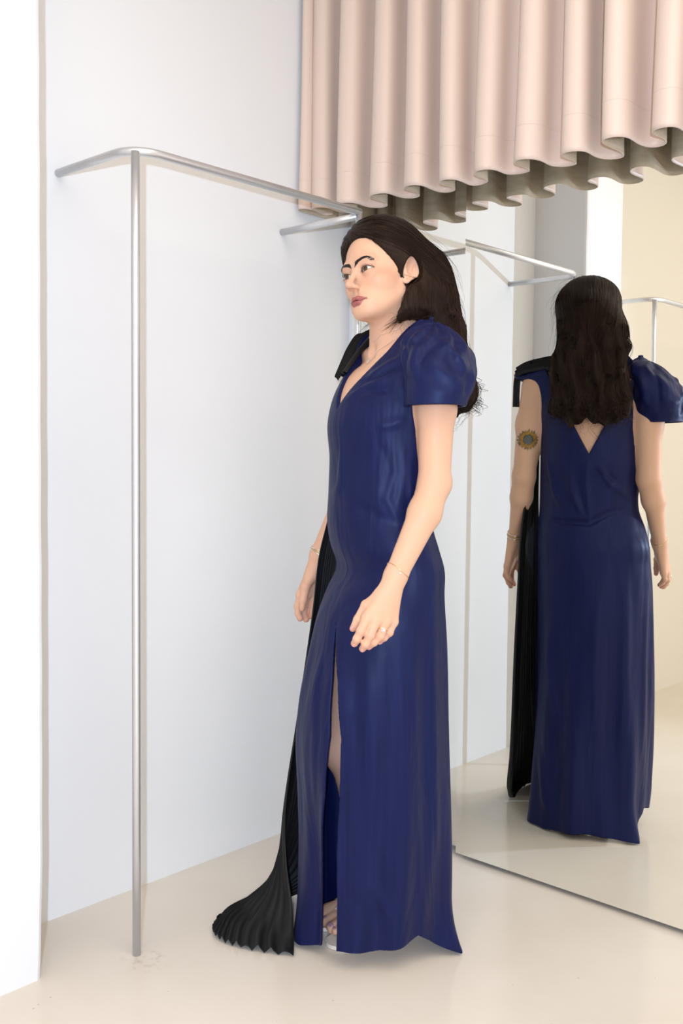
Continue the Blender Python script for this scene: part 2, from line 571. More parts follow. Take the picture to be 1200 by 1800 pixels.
def surface_nets(func, ax, ay, az, B=8, lip=1.25, project=1):
    """polygonise func<0 on a (non-uniform) grid; blocks far from the surface are skipped"""
    nx, ny, nz = len(ax), len(ay), len(az)
    G = np.full((nx, ny, nz), 1.0, dtype=F32)
    bx = list(range(0, nx - 1, B)); by = list(range(0, ny - 1, B)); bz = list(range(0, nz - 1, B))
    ex = [min(i + B, nx - 1) for i in bx]; ey = [min(i + B, ny - 1) for i in by]; ez = [min(i + B, nz - 1) for i in bz]
    cx = np.array([(ax[i] + ax[j]) / 2 for i, j in zip(bx, ex)]); hx = np.array([(ax[j] - ax[i]) / 2 for i, j in zip(bx, ex)])
    cy = np.array([(ay[i] + ay[j]) / 2 for i, j in zip(by, ey)]); hy = np.array([(ay[j] - ay[i]) / 2 for i, j in zip(by, ey)])
    cz = np.array([(az[i] + az[j]) / 2 for i, j in zip(bz, ez)]); hz = np.array([(az[j] - az[i]) / 2 for i, j in zip(bz, ez)])
    CC = np.stack(np.meshgrid(cx, cy, cz, indexing='ij'), -1).reshape(-1, 3).astype(F32)
    HH = np.stack(np.meshgrid(hx, hy, hz, indexing='ij'), -1).reshape(-1, 3)
    dc = func(CC)
    rad = np.sqrt((HH ** 2).sum(1))
    near = np.abs(dc) < rad * lip
    idx = np.stack(np.meshgrid(np.arange(len(bx)), np.arange(len(by)), np.arange(len(bz)), indexing='ij'), -1).reshape(-1, 3)
    for (i, j, k) in idx[(~near) & (dc < 0)]:
        G[bx[i]:ex[i] + 1, by[j]:ey[j] + 1, bz[k]:ez[k] + 1] = -1.0
    todo = idx[near]
    batch, slots, count = [], [], 0

    def flush():
        nonlocal batch, slots, count
        if not batch: return
        v = func(np.concatenate(batch))
        o = 0
        for (sl, shp) in slots:
            n = shp[0] * shp[1] * shp[2]
            G[sl] = v[o:o + n].reshape(shp)
            o += n
        batch, slots, count = [], [], 0

    for (i, j, k) in todo:
        sx, sy, sz = slice(bx[i], ex[i] + 1), slice(by[j], ey[j] + 1), slice(bz[k], ez[k] + 1)
        X, Y, Z = np.meshgrid(ax[sx], ay[sy], az[sz], indexing='ij')
        batch.append(np.stack([X.ravel(), Y.ravel(), Z.ravel()], 1))
        slots.append(((sx, sy, sz), X.shape))
        count += X.size
        if count > 400000: flush()
    flush()
    S = G < 0
    cnt = np.zeros((nx - 1, ny - 1, nz - 1), dtype=np.int8)
    for dx in (0, 1):
        for dy in (0, 1):
            for dz in (0, 1):
                cnt += S[dx:nx - 1 + dx, dy:ny - 1 + dy, dz:nz - 1 + dz]
    act = (cnt > 0) & (cnt < 8)
    ci, cj, ck = np.nonzero(act)
    vid = np.full(act.shape, -1, dtype=np.int32)
    vid[ci, cj, ck] = np.arange(len(ci))
    acc = np.zeros((len(ci), 3)); w = np.zeros(len(ci))
    A = [ax, ay, az]
    for axis in range(3):
        o1, o2 = [(1, 2), (0, 2), (0, 1)][axis]
        for u in (0, 1):
            for v in (0, 1):
                off = [0, 0, 0]; off[o1] = u; off[o2] = v
                a = [ci + off[0], cj + off[1], ck + off[2]]
                b = list(a); b[axis] = b[axis] + 1
                ga = G[a[0], a[1], a[2]]; gb = G[b[0], b[1], b[2]]
                mk = (ga < 0) != (gb < 0)
                t = np.where(mk, ga / np.where(mk, ga - gb, 1), 0)
                P = np.stack([A[0][a[0]], A[1][a[1]], A[2][a[2]]], 1).astype(float)
                P[:, axis] += t * (A[axis][b[axis]] - A[axis][a[axis]])
                acc[mk] += P[mk]; w[mk] += 1
    V = (acc / w[:, None]).astype(F32)
    quads = []
    for axis in range(3):
        sl0 = [slice(None)] * 3; sl1 = [slice(None)] * 3
        sl0[axis] = slice(0, -1); sl1[axis] = slice(1, None)
        o1, o2 = [(1, 2), (2, 0), (0, 1)][axis]
        sl0[o1] = sl1[o1] = slice(1, -1); sl0[o2] = sl1[o2] = slice(1, -1)
        s0, s1 = S[tuple(sl0)], S[tuple(sl1)]
        e = np.nonzero(s0 != s1)
        base = [e[0].copy(), e[1].copy(), e[2].copy()]
        base[o1] = base[o1] + 1; base[o2] = base[o2] + 1     # node index of edge start
        def cell(du, dv):
            c = [base[0], base[1], base[2]]
            c = list(c); c[o1] = c[o1] - du; c[o2] = c[o2] - dv
            return vid[c[0], c[1], c[2]]
        q = np.stack([cell(1, 1), cell(0, 1), cell(0, 0), cell(1, 0)], 1)
        flip = ~s0[e]
        q[flip] = q[flip][:, ::-1]
        quads.append(q)
    Q = np.concatenate(quads)
    Q = Q[(Q >= 0).all(1)]
    for it in range(project):
        h = F32(0.0008)
        E4 = [_v(1, -1, -1), _v(-1, -1, 1), _v(-1, 1, -1), _v(1, 1, 1)]
        for s in range(0, len(V), 300000):
            p = V[s:s + 300000]
            g = np.zeros_like(p)
            for e in E4:
                g += func(p + e * h)[:, None] * e
            g /= 4 * h
            f0 = func(p)
            n2 = (g * g).sum(1) + F32(1e-4)
            step = np.clip(f0 / n2, -0.0012, 0.0012)
            V[s:s + 300000] = p - (step[:, None] * g)
    return V, Q


def rot_head(yaw, pit, rol):
    cy_, sy_ = math.cos(yaw), math.sin(yaw)
    cp, sp = math.cos(pit), math.sin(pit)
    cr, sr = math.cos(rol), math.sin(rol)
    Rz = np.array([[cy_, -sy_, 0], [sy_, cy_, 0], [0, 0, 1]])
    Rx = np.array([[1, 0, 0], [0, cp, -sp], [0, sp, cp]])
    Ry = np.array([[cr, 0, sr], [0, 1, 0], [-sr, 0, cr]])
    return Rz @ Rx @ Ry


# ------------------------------------------------------------------ the woman: frames
PER_O = (0.60, -0.45, 0.0)
PER_RZ = math.atan2(-0.341, 0.94)
HEAD_C = np.array([0.0032, -0.0320, 1.5000])
HEAD_R = rot_head(math.radians(15.0), math.radians(-1.5), math.radians(-10.5))
HEAD_S = 1.0


def to_head(p): return ((p - HEAD_C.astype(F32)) @ HEAD_R.astype(F32)) / F32(HEAD_S)


def from_head(q): return (np.asarray(q, float) * HEAD_S) @ HEAD_R.T + HEAD_C


# ------------------------------------------------------------------ head
EYE = _v(0.0298, -0.0735, 0.0)
EYE_R = 0.0122


def lips_sdf(q):
    x = np.abs(q[:, 0])
    qa = np.stack([x, q[:, 1], q[:, 2]], 1)
    up = smin(s_cone(qa, (0.0050, -0.0915, -0.0590), (0.0245, -0.0800, -0.0634), 0.0046, 0.0020),
              s_cone(qa, (0.0, -0.0918, -0.0606), (0.0050, -0.0915, -0.0594), 0.0040, 0.0044), 0.003)
    lo = s_cone(qa, (0.007, -0.0890, -0.0688), (0.0235, -0.0800, -0.0644), 0.0056, 0.0021)
    lo = smin(lo, s_cone(qa, (0.0, -0.0897, -0.0691), (0.007, -0.0890, -0.0688), 0.0058, 0.0056), 0.003)
    return up, lo


def head_sdf(q):
    x = np.abs(q[:, 0])
    y, z = q[:, 1], q[:, 2]
    qa = np.stack([x, y, z], 1)
    d = s_ell(q, (0, 0.006, 0.032), (0.0735, 0.0930, 0.083))                     # cranium
    d = smin(d, s_ell(q, (0, -0.0230, -0.027), (0.0535, 0.0570, 0.070)), 0.022)    # face
    d = smin(d, s_ell(q, (0, -0.040, -0.066), (0.0380, 0.0400, 0.032)), 0.022)    # jaw
    d = smin(d, s_cone(qa, (0.047, -0.004, -0.048), (0.016, -0.068, -0.0850), 0.0125, 0.0105), 0.026)  # jaw line
    d = smin(d, s_ell(q, (0, -0.0735, -0.0838), (0.0145, 0.0120, 0.0130)), 0.014)  # chin
    d = smin(d, s_ell(qa, (0.0395, -0.0475, -0.0240), (0.019, 0.023, 0.018)), 0.026)  # cheekbone
    d = smin(d, s_ell(qa, (0.0230, -0.0755, 0.0215), (0.0260, 0.0115, 0.0095)), 0.018)  # brow ridge
    d = smin(d, s_ell(q, (0, -0.0660, -0.0640), (0.0300, 0.0195, 0.0210)), 0.018)   # muzzle
    # eye sockets
    d = smax(d, -s_ell(qa, (0.0330, -0.0985, -0.0015), (0.0200, 0.0165, 0.0125)), 0.014)
    # nose
    ns = s_cone(q, (0, -0.0815, 0.008), (0, -0.1050, -0.0265), 0.0062, 0.0062)
    ns = smin(ns, s_ell(q, (0, -0.1075, -0.0312), (0.0076, 0.0090, 0.0072)), 0.009)
    ns = smin(ns, s_ell(qa, (0.0080, -0.0945, -0.0352), (0.0044, 0.0074, 0.0046)), 0.008)
    d = smin(d, ns, 0.013)
    d = smax(d, -s_ell(qa, (0.0054, -0.0985, -0.0428), (0.0026, 0.0050, 0.0030)), 0.0025)   # nostrils
    # eyelids: a thin ball over the eye with an almond opening
    lid = s_sph(qa, EYE, EYE_R + 0.0023)
    d = smin(d, lid, 0.007)
    ex, ez = qa[:, 0] - EYE[0], z - EYE[2] - (qa[:, 0] - EYE[0]) * F32(0.10)
    w = F32(0.0152)
    prof = np.maximum(1 - (ex / w) ** 2, 0)
    up = F32(0.0056) * prof ** F32(0.75); lo = F32(0.0048) * prof ** F32(0.9)
    alm = np.maximum(ez - up, -ez - lo)
    alm = np.maximum(alm, np.abs(ex) - w)
    cav = np.maximum(np.maximum(alm, y + F32(0.067)), -(y + F32(0.103)))
    d = smax(d, -cav, 0.0015)
    # crease above the lid
    cr = np.abs(ez - F32(0.0088) * np.maximum(1 - (ex / F32(0.019)) ** 2, 0) ** F32(0.6)) 
    d = d + F32(0.0009) * np.exp(-(cr / F32(0.0011)) ** 2) * (np.abs(ex) < 0.0165) * (y < -0.06)
    # mouth
    d = d + F32(0.0022) * np.exp(-((x / F32(0.0038)) ** 2 + ((z + F32(0.0500)) / F32(0.0050)) ** 2)) * (y < -0.06)  # philtrum
    ul, ll = lips_sdf(q)
    lp = smin(ul, ll, 0.0016)
    d = smin(d, lp, 0.0045)
    d = d + F32(0.0016) * np.exp(-((z + F32(0.0644) - F32(0.0012) * np.cos(x * 260)) / F32(0.0009)) ** 2) * (x < 0.0225) * (y < -0.07)
    d = d + F32(0.0014) * np.exp(-(((x - F32(0.0255)) / F32(0.0035)) ** 2 + ((z + F32(0.0638)) / F32(0.003)) ** 2)) * (y < -0.06)
    # ears
    e = qa - _v(0.0715, 0.012, -0.001)
    ang = F32(0.22)
    ey_ = e[:, 1] * np.cos(ang) + e[:, 2] * np.sin(-ang)
    ez_ = e[:, 1] * np.sin(ang) + e[:, 2] * np.cos(ang)
    exx = e[:, 0] - ey_ * F32(0.38)
    eq = np.stack([exx, ey_, ez_], 1)
    disc = s_ell(eq, (0, 0, 0.004), (0.0055, 0.0175, 0.0275))
    disc = smin(disc, s_ell(eq, (-0.001, -0.006, -0.0240), (0.0045, 0.0085, 0.0085)), 0.006)
    rr = np.sqrt((ey_ / F32(0.0155)) ** 2 + ((ez_ - F32(0.005)) / F32(0.0245)) ** 2)
    rim = np.sqrt(((rr - 1) * F32(0.0165)) ** 2 + (exx - F32(0.0042)) ** 2) - F32(0.0036)
    rim = np.where((ez_ < -0.016), F32(0.02), rim)
    disc = smax(disc, -s_ell(eq, (0.0062, -0.0010, 0.0050), (0.0080, 0.0105, 0.0170)), 0.003)
    disc = smin(disc, rim, 0.0035)
    disc = smin(disc, s_cone(eq, (0.0025, 0.006, -0.011), (0.0030, 0.0075, 0.010), 0.0028, 0.0022), 0.003)  # antihelix
    disc = smin(disc, s_ell(eq, (0.0020, -0.0125, -0.004), (0.0035, 0.0035, 0.0055)), 0.003)            # tragus
    d = smin(d, disc, 0.006)
    return d * F32(0.85)


# ------------------------------------------------------------------ arms, hands, trunk, legs
ARM_L = dict(sh=(0.150, 0.004, 1.312), mid=(0.172, 0.006, 1.205), el=(0.177, 0.000, 1.045), fo=(0.188, -0.030, 0.985), wr=(0.201, -0.106, 0.858))
ARM_R = dict(sh=(-0.150, 0.004, 1.312), mid=(-0.170, 0.006, 1.205), el=(-0.186, 0.000, 1.048), fo=(-0.197, -0.020, 0.985), wr=(-0.225, -0.072, 0.862))

HAND_L = dict(
    index=[(0.2135, -0.1797, 0.7762), (0.2165, -0.1954, 0.7512), (0.2120, -0.2019, 0.7347), (0.2040, -0.2027, 0.7241)],
    middle=[(0.2195, -0.1618, 0.7713), (0.2235, -0.1782, 0.7418), (0.2180, -0.1855, 0.7240), (0.2090, -0.1869, 0.7132)],
    ring=[(0.2200, -0.1408, 0.7664), (0.2235, -0.1544, 0.7388), (0.2160, -0.1646, 0.7255), (0.2060, -0.1708, 0.7161)],
    pinky=[(0.2150, -0.1190, 0.7642), (0.2175, -0.1296, 0.7430), (0.2110, -0.1378, 0.7319), (0.2020, -0.1433, 0.7238)],
    thumb=[(0.2010, -0.1400, 0.8189), (0.1920, -0.1700, 0.7983), (0.1890, -0.1876, 0.7697), (0.1870, -0.1979, 0.7513)])


def mirror_hand(h, wl, wr, rx, ry):
    """the right hand: the left one mirrored about its wrist and swung back a little"""
    out = {}
    c, s = math.cos(rx), math.sin(rx)
    c2, s2 = math.cos(ry), math.sin(ry)
    for k, pts in h.items():
        o = []
        for q in pts:
            d = np.array(q) - np.array(wl)
            d[0] = -d[0]
            d = np.array([d[0], d[1] * c - d[2] * s, d[1] * s + d[2] * c])
            d = np.array([d[0] * c2 + d[2] * s2, d[1], -d[0] * s2 + d[2] * c2])
            o.append(tuple(np.array(wr) + d))
        out[k] = o
    return out


HAND_R = mirror_hand(HAND_L, ARM_L['wr'], ARM_R['wr'], math.radians(20), math.radians(3))
FR = dict(index=(0.0105, 0.0089, 0.0082, 0.0072), middle=(0.0105, 0.0091, 0.0083, 0.0072), ring=(0.0101, 0.0086, 0.0079, 0.0068),
          pinky=(0.0093, 0.0077, 0.0070, 0.0061), thumb=(0.0130, 0.0108, 0.0092, 0.0068))


def hand_sdf(p, H, wr):
    d = None
    palm = None
    for k in ('index', 'middle', 'ring', 'pinky'):
        c = s_cone(p, wr, H[k][0], 0.0145, FR[k][0] * 1.10)
        palm = c if palm is None else smin(palm, c, 0.016)
    th = s_cone(p, wr, H['thumb'][0], 0.0140, 0.0130)
    palm = smin(palm, th, 0.014)
    palm = smin(palm, s_cone(p, H['thumb'][0], H['index'][0], 0.0080, 0.0060), 0.012)
    d = palm
    for k in ('index', 'middle', 'ring', 'pinky', 'thumb'):
        f = None
        J, R = H[k], FR[k]
        for i in range(3):
            c = s_cone(p, J[i], J[i + 1], R[i], R[i + 1])
            f = c if f is None else smin(f, c, 0.0035)
        f = smin(f, s_sph(p, np.array(J[1]) + np.array((0.0005 if J[1][0] > 0 else -0.0005, -0.0003, 0)), R[1] * 1.0), 0.003)
        d = smin(d, f, 0.0055 if k != 'thumb' else 0.009)
    return d


def arm_sdf(p, A, sgn):
    d = s_cone(p, A['sh'], A['mid'], 0.0450, 0.0400)
    d = smin(d, s_cone(p, A['mid'], A['el'], 0.0395, 0.0332), 0.02)
    el, fo, wr = (np.array(A[k]) for k in ('el', 'fo', 'wr'))
    d = smin(d, s_cone(p, el, fo, 0.0335, 0.0345), 0.014)
    d = smin(d, s_cone_sq(p, fo, wr, 0.0340, 0.0232, (sgn * 1.0, -0.25, 0.25), 0.86), 0.014)
    d = smin(d, s_sph(p, el + np.array((0.004 * sgn, 0.012, 0.004)), 0.0190), 0.018)
    return d


DRESS_ROWS = [(-0.02, 0.023, -0.048, 0.171, 0.167), (0.10, 0.023, -0.048, 0.171, 0.167), (0.25, 0.026, -0.051, 0.172, 0.163), (0.35, 0.026, -0.055, 0.171, 0.164),
              (0.45, 0.025, -0.059, 0.170, 0.166), (0.55, 0.024, -0.057, 0.169, 0.160), (0.65, 0.023, -0.049, 0.168, 0.148), (0.75, 0.022, -0.038, 0.167, 0.133),
              (0.80, 0.021, -0.028, 0.165, 0.120), (0.85, 0.020, -0.017, 0.162, 0.106), (0.90, 0.012, -0.027, 0.155, 0.109), (0.95, 0.003, -0.033, 0.146, 0.110),
              (1.03, 0.003, -0.028, 0.143, 0.116), (1.10, 0.003, -0.020, 0.142, 0.122), (1.18, 0.003, -0.022, 0.146, 0.126), (1.24, 0.002, -0.014, 0.150, 0.116),
              (1.30, 0.0, -0.002, 0.148, 0.090), (1.36, 0.0, 0.008, 0.135, 0.058), (1.42, 0.0, 0.012, 0.10, 0.04)]
DRESS_TAB = smooth_tab(DRESS_ROWS, 180)
TRUNK = smooth_tab([(0.70, 0.01, -0.02, 0.130, 0.085), (0.80, 0.01, -0.015, 0.132, 0.080), (0.88, 0.005, -0.020, 0.128, 0.078), (1.00, 0, -0.022, 0.120, 0.092),
                    (1.10, 0.002, -0.020, 0.130, 0.112), (1.18, 0.002, -0.022, 0.136, 0.117), (1.24, 0.002, -0.014, 0.140, 0.107), (1.30, 0, -0.002, 0.138, 0.081), (1.36, 0, 0.008, 0.124, 0.050), (1.42, 0, 0.012, 0.09, 0.032)], 90)
NECK_T = tuple(from_head((0.0, 0.018, -0.055)))


def trunk_sdf(p):
    d = smax(sections(p, TRUNK), np.abs(p[:, 2] - F32(1.02)) - F32(0.30), 0.05)
    d = smin(d, s_cone(p, (0.0, 0.012, 1.335), NECK_T, 0.060, 0.0500), 0.040)
    d = smin(d, s_cone(p, (0.012, 0.018, 1.350), (0.140, 0.010, 1.318), 0.036, 0.040), 0.040)
    d = smin(d, s_cone(p, (-0.012, 0.018, 1.350), (-0.140, 0.010, 1.318), 0.036, 0.040), 0.040)
    # sternomastoid cords and collar bones
    for s in (1, -1):
        top = from_head((0.040 * s, 0.022, -0.040))
        d = smin(d, s_cone(p, top, (0.018 * s, -0.036, 1.338), 0.0130, 0.0085), 0.018)
        d = smin(d, s_cone(p, (0.020 * s, -0.044, 1.330), (0.130 * s, -0.010, 1.345), 0.0085, 0.0100), 0.016)
    d = d + F32(0.0045) * np.exp(-(((p[:, 0]) / F32(0.012)) ** 2 + ((p[:, 2] - F32(1.340)) / F32(0.014)) ** 2)) * (p[:, 1] < 0)
    return d


LEG_L = [(0.075, -0.025, 0.76), (0.062, -0.050, 0.440), (0.040, 0.020, 0.085)]
LEG_R = [(-0.058, -0.030, 0.76), (-0.064, -0.078, 0.425), (-0.064, 0.018, 0.085)]
FOOT_L = dict(heel=(0.040, 0.052, 0.038), ball=(0.018, -0.100, 0.030), dirx=-0.06)
FOOT_R = dict(heel=(-0.064, 0.052, 0.038), ball=(-0.076, -0.098, 0.030), dirx=-0.05)


def foot_parts(Ft, s):
    """toe chains; s = +1 for the left foot (big toe on its right side)"""
    bx_, by_, bz_ = Ft['ball']
    out = []
    for i in range(5):
        o = (i - 1.9) * 0.0155 * s
        back = 0.004 * i * i * 0.55
        a = (bx_ + o * 0.95, by_ + 0.010 + back * 0.8, bz_ - 0.001)
        L_ = [0.046, 0.047, 0.041, 0.035, 0.028][i]
        e = (a[0] + Ft['dirx'] * L_ , a[1] - L_, 0.0225)
        r = [0.0112, 0.0080, 0.0075, 0.0070, 0.0066][i]
        out.append((a, ((a[0] + e[0]) / 2, (a[1] + e[1]) / 2, bz_ + 0.0), e, r))
    return out


def leg_sdf(p, Lg, Ft, s):
    d = s_cone(p, Lg[0], Lg[1], 0.068, 0.050)
    d = smin(d, s_sph(p, np.array(Lg[1]) + np.array((0, -0.010, 0.0)), 0.046), 0.02)
    d = smin(d, s_cone(p, Lg[1], Lg[2], 0.047, 0.030), 0.03)
    calf = np.array(Lg[1]) * 0.68 + np.array(Lg[2]) * 0.32 + np.array((0, 0.020, 0))
    d = smin(d, s_ell(p, calf, (0.046, 0.044, 0.095)), 0.03)
    d = smin(d, s_cone(p, Lg[2], Ft['heel'], 0.028, 0.024), 0.02)
    d = smin(d, s_cone(p, Lg[2], Ft['ball'], 0.028, 0.0170), 0.02)
    d = smin(d, s_cone_sq(p, (Ft['heel'][0], Ft['heel'][1] - 0.02, 0.036), Ft['ball'], 0.026, 0.036, (0, 0, 1), 0.42), 0.02)
    for a, mid, e, r in foot_parts(Ft, s):
        t = smin(s_cone(p, a, mid, r * 1.05, r * 0.92), s_cone(p, mid, e, r * 0.92, r * 0.98), 0.004)
        d = smin(d, t, 0.005)
    return d


GROUPS = [  # (function, bounding box lo, hi) : evaluated only near their own box
    (lambda p: head_sdf(to_head(p)), (-0.13, -0.20, 1.37), (0.15, 0.13, 1.66)),
    (trunk_sdf, (-0.24, -0.16, 0.64), (0.24, 0.13, 1.50)),
    (lambda p: arm_sdf(p, ARM_L, 1), (0.09, -0.16, 0.80), (0.28, 0.09, 1.40)),
    (lambda p: arm_sdf(p, ARM_R, -1), (-0.30, -0.13, 0.80), (-0.09, 0.09, 1.40)),
    (lambda p: hand_sdf(p, HAND_L, ARM_L['wr']), (0.14, -0.24, 0.65), (0.26, -0.05, 0.91)),
    (lambda p: hand_sdf(p, HAND_R, ARM_R['wr']), (-0.30, -0.21, 0.65), (-0.15, -0.01, 0.91)),
    (lambda p: leg_sdf(p, LEG_L, FOOT_L, 1), (-0.08, -0.24, 0.0), (0.20, 0.14, 0.88)),
    (lambda p: leg_sdf(p, LEG_R, FOOT_R, -1), (-0.20, -0.24, 0.0), (0.08, 0.14, 0.88)),
]
GK = [0.0, 0.022, 0.030, 0.030, 0.012, 0.012, 0.040, 0.040]


def grouped(groups, ks, p):
    d = None
    for (fn, lo, hi), k in zip(groups, ks):
        lo, hi = np.asarray(lo, F32), np.asarray(hi, F32)
        o = np.maximum(np.maximum(lo - p, p - hi), 0)
        db = np.sqrt((o * o).sum(1))
        v = db + F32(0.03)
        inside = db <= 0.0
        if inside.any():
            if inside.all(): v = fn(p)
            else: v[inside] = fn(p[inside])
        d = v if d is None else (smin(d, v, k) if k > 0 else np.minimum(d, v))
    return d


def body_sdf(p):
    p = np.asarray(p, F32)
    return grouped(GROUPS, GK, p)

# ------------------------------------------------------------------ the woman: body
person = empty('person', PER_O, PER_RZ)
tag(person, 'dark-haired woman in a long navy satin gown, standing with her head turned', 'person')



def attr_mat(name, rough=0.5, spec=0.4, sss=0.0, **kw):
    mt = mat_new(name, (0.8, 0.6, 0.5), rough, spec=spec, **kw)
    at = nd(mt, 'ShaderNodeAttribute', attribute_name='tint')
    mt.node_tree.links.new(at.outputs['Color'], mt.node_tree.nodes['Principled BSDF'].inputs['Base Color'])
    if sss:
        b = mt.node_tree.nodes['Principled BSDF']
        b.inputs['Subsurface Weight'].default_value = sss
        b.inputs['Subsurface Radius'].default_value = (1.0, 0.35, 0.2)
        b.inputs['Subsurface Scale'].default_value = 0.004
    return mt


M_skin = attr_mat('skin', 0.52, 0.28, 0.12)
add_bump(M_skin, 420, 0.06, 0.0005, 3)

gx = axis_from([(-0.300, -0.150, 0.0019), (-0.150, -0.100, 0.0026), (-0.100, 0.110, 0.0015), (0.110, 0.165, 0.0026), (0.165, 0.260, 0.0016)])
gy = axis_from([(-0.245, -0.170, 0.0018), (-0.170, 0.000, 0.0015), (0.000, 0.135, 0.0022)])
gz = axis_from([(0.0025, 0.070, 0.0018), (0.070, 0.640, 0.0080), (0.640, 0.880, 0.0017), (0.880, 1.200, 0.0050), (1.200, 1.380, 0.0026), (1.380, 1.660, 0.0014)])
Vb, Qb = surface_nets(body_sdf, gx, gy, gz)


def mixc(base, col, w):
    return base * (1 - w[:, None]) + np.asarray(col, float)[None, :] * w[:, None]


def smooth01(x, a, b):
    t = np.clip((x - a) / (b - a), 0, 1)
    return t * t * (3 - 2 * t)


def skin_tint(V):
    n = len(V)
    C = np.tile(np.array([[0.755, 0.450, 0.305]]), (n, 1))
    q = to_head(V).astype(float)
    hd = (V[:, 2] > 1.38)
    x = np.abs(q[:, 0])
    face = hd & (q[:, 1] < 0.0)
    # cheeks, nose
    bl = np.exp(-(((x - 0.050) / 0.019) ** 2 + ((q[:, 2] + 0.012) / 0.017) ** 2 + ((q[:, 1] + 0.050) / 0.032) ** 2)) * face
    C = mixc(C, (0.66, 0.24, 0.16), 0.50 * bl)
    ns = np.exp(-((x / 0.016) ** 2 + ((q[:, 2] + 0.034) / 0.014) ** 2)) * (face & (q[:, 1] < -0.085))
    C = mixc(C, (0.62, 0.30, 0.20), 0.35 * ns)
    # eye shadow around the lids
    es = np.exp(-(((x - 0.031) / 0.017) ** 2 + ((q[:, 2] - 0.002) / 0.009) ** 2)) * (face & (q[:, 1] < -0.06))
    C = mixc(C, (0.42, 0.21, 0.14), 0.35 * es)
    # upper lash line
    ex = x - float(EYE[0]); ez = q[:, 2] - ex * 0.10
    pr = np.maximum(1 - (ex / 0.0160) ** 2, 0) ** 0.75
    ll = np.exp(-((ez - 0.0062 * pr) / 0.0008) ** 2) * (np.abs(ex) < 0.0165) * (face & (q[:, 1] < -0.07))
    C = mixc(C, (0.04, 0.022, 0.018), 0.9 * np.clip(ll * 1.3, 0, 1))
    lr = np.exp(-((ez + 0.0052 * np.maximum(1 - (ex / 0.0160) ** 2, 0) ** 0.9) / 0.0008) ** 2) * (np.abs(ex) < 0.015) * (face & (q[:, 1] < -0.07))
    C = mixc(C, (0.12, 0.06, 0.045), 0.6 * lr)
    # lips
    ul, lo = lips_sdf(q.astype(F32))
    lw = 1 - smooth01(np.minimum(ul, lo), 0.0004, 0.0018)
    lw = lw * (hd & (q[:, 1] < -0.075) & (x < 0.0262))
    C = mixc(C, (0.37, 0.105, 0.105), lw * 0.95)
    ln = np.exp(-((q[:, 2] + 0.0644 - 0.0012 * np.cos(x * 260)) / 0.0010) ** 2) * (hd & (q[:, 1] < -0.07) & (x < 0.023))
    C = mixc(C, (0.14, 0.03, 0.03), 0.75 * ln)
    # knuckles, palms and fingertips are a touch pinker
    for H in (HAND_L, HAND_R):
        for k in H:
            for i, wgt in ((3, 0.40), (1, 0.22)):
                dd = np.linalg.norm(V - np.array(H[k][i]), axis=1)
                C = mixc(C, (0.66, 0.27, 0.20), wgt * np.exp(-(dd / 0.012) ** 2))
    # fine-line tattoo down the left forearm
    el, wr = np.array(ARM_L['el']), np.array(ARM_L['wr'])
    return C


def tattoo_sunflower(V, C):
    """sunflower inked on the back of the right upper arm"""
    c0 = np.array([-0.165, 0.045, 1.158])
    d = V - c0
    u, v = d[:, 0] * 0.93 + d[:, 1] * -0.36, d[:, 2]
    r = np.sqrt(u ** 2 + v ** 2)
    on = (V[:, 1] > 0.005) & (V[:, 0] < -0.12) & (r < 0.034)
    th = np.arctan2(v, u)
    pet = 0.0235 + 0.0055 * np.abs(np.cos(th * 10))
    petal = on & (r < pet) & (r > 0.0125)
    edge = on & (np.abs(r - pet) < 0.0016)
    vein = petal & (np.abs(np.sin(th * 10)) < 0.25)
    disc = on & (r <= 0.0140)
    C[petal] = (0.42, 0.22, 0.035)
    C[vein] = (0.20, 0.13, 0.05)
    C[edge] = (0.12, 0.11, 0.08)
    C[disc] = (0.115, 0.125, 0.115)
    ring_ = on & (np.abs(r - 0.0140) < 0.0012)
    C[ring_] = (0.06, 0.065, 0.055)
    return C


Ct = tattoo_sunflower(Vb, skin_tint(Vb))
body = fast_mesh('body', Vb, Qb, M_skin, person, True, {'tint': np.concatenate([Ct, np.ones((len(Ct), 1))], 1)})

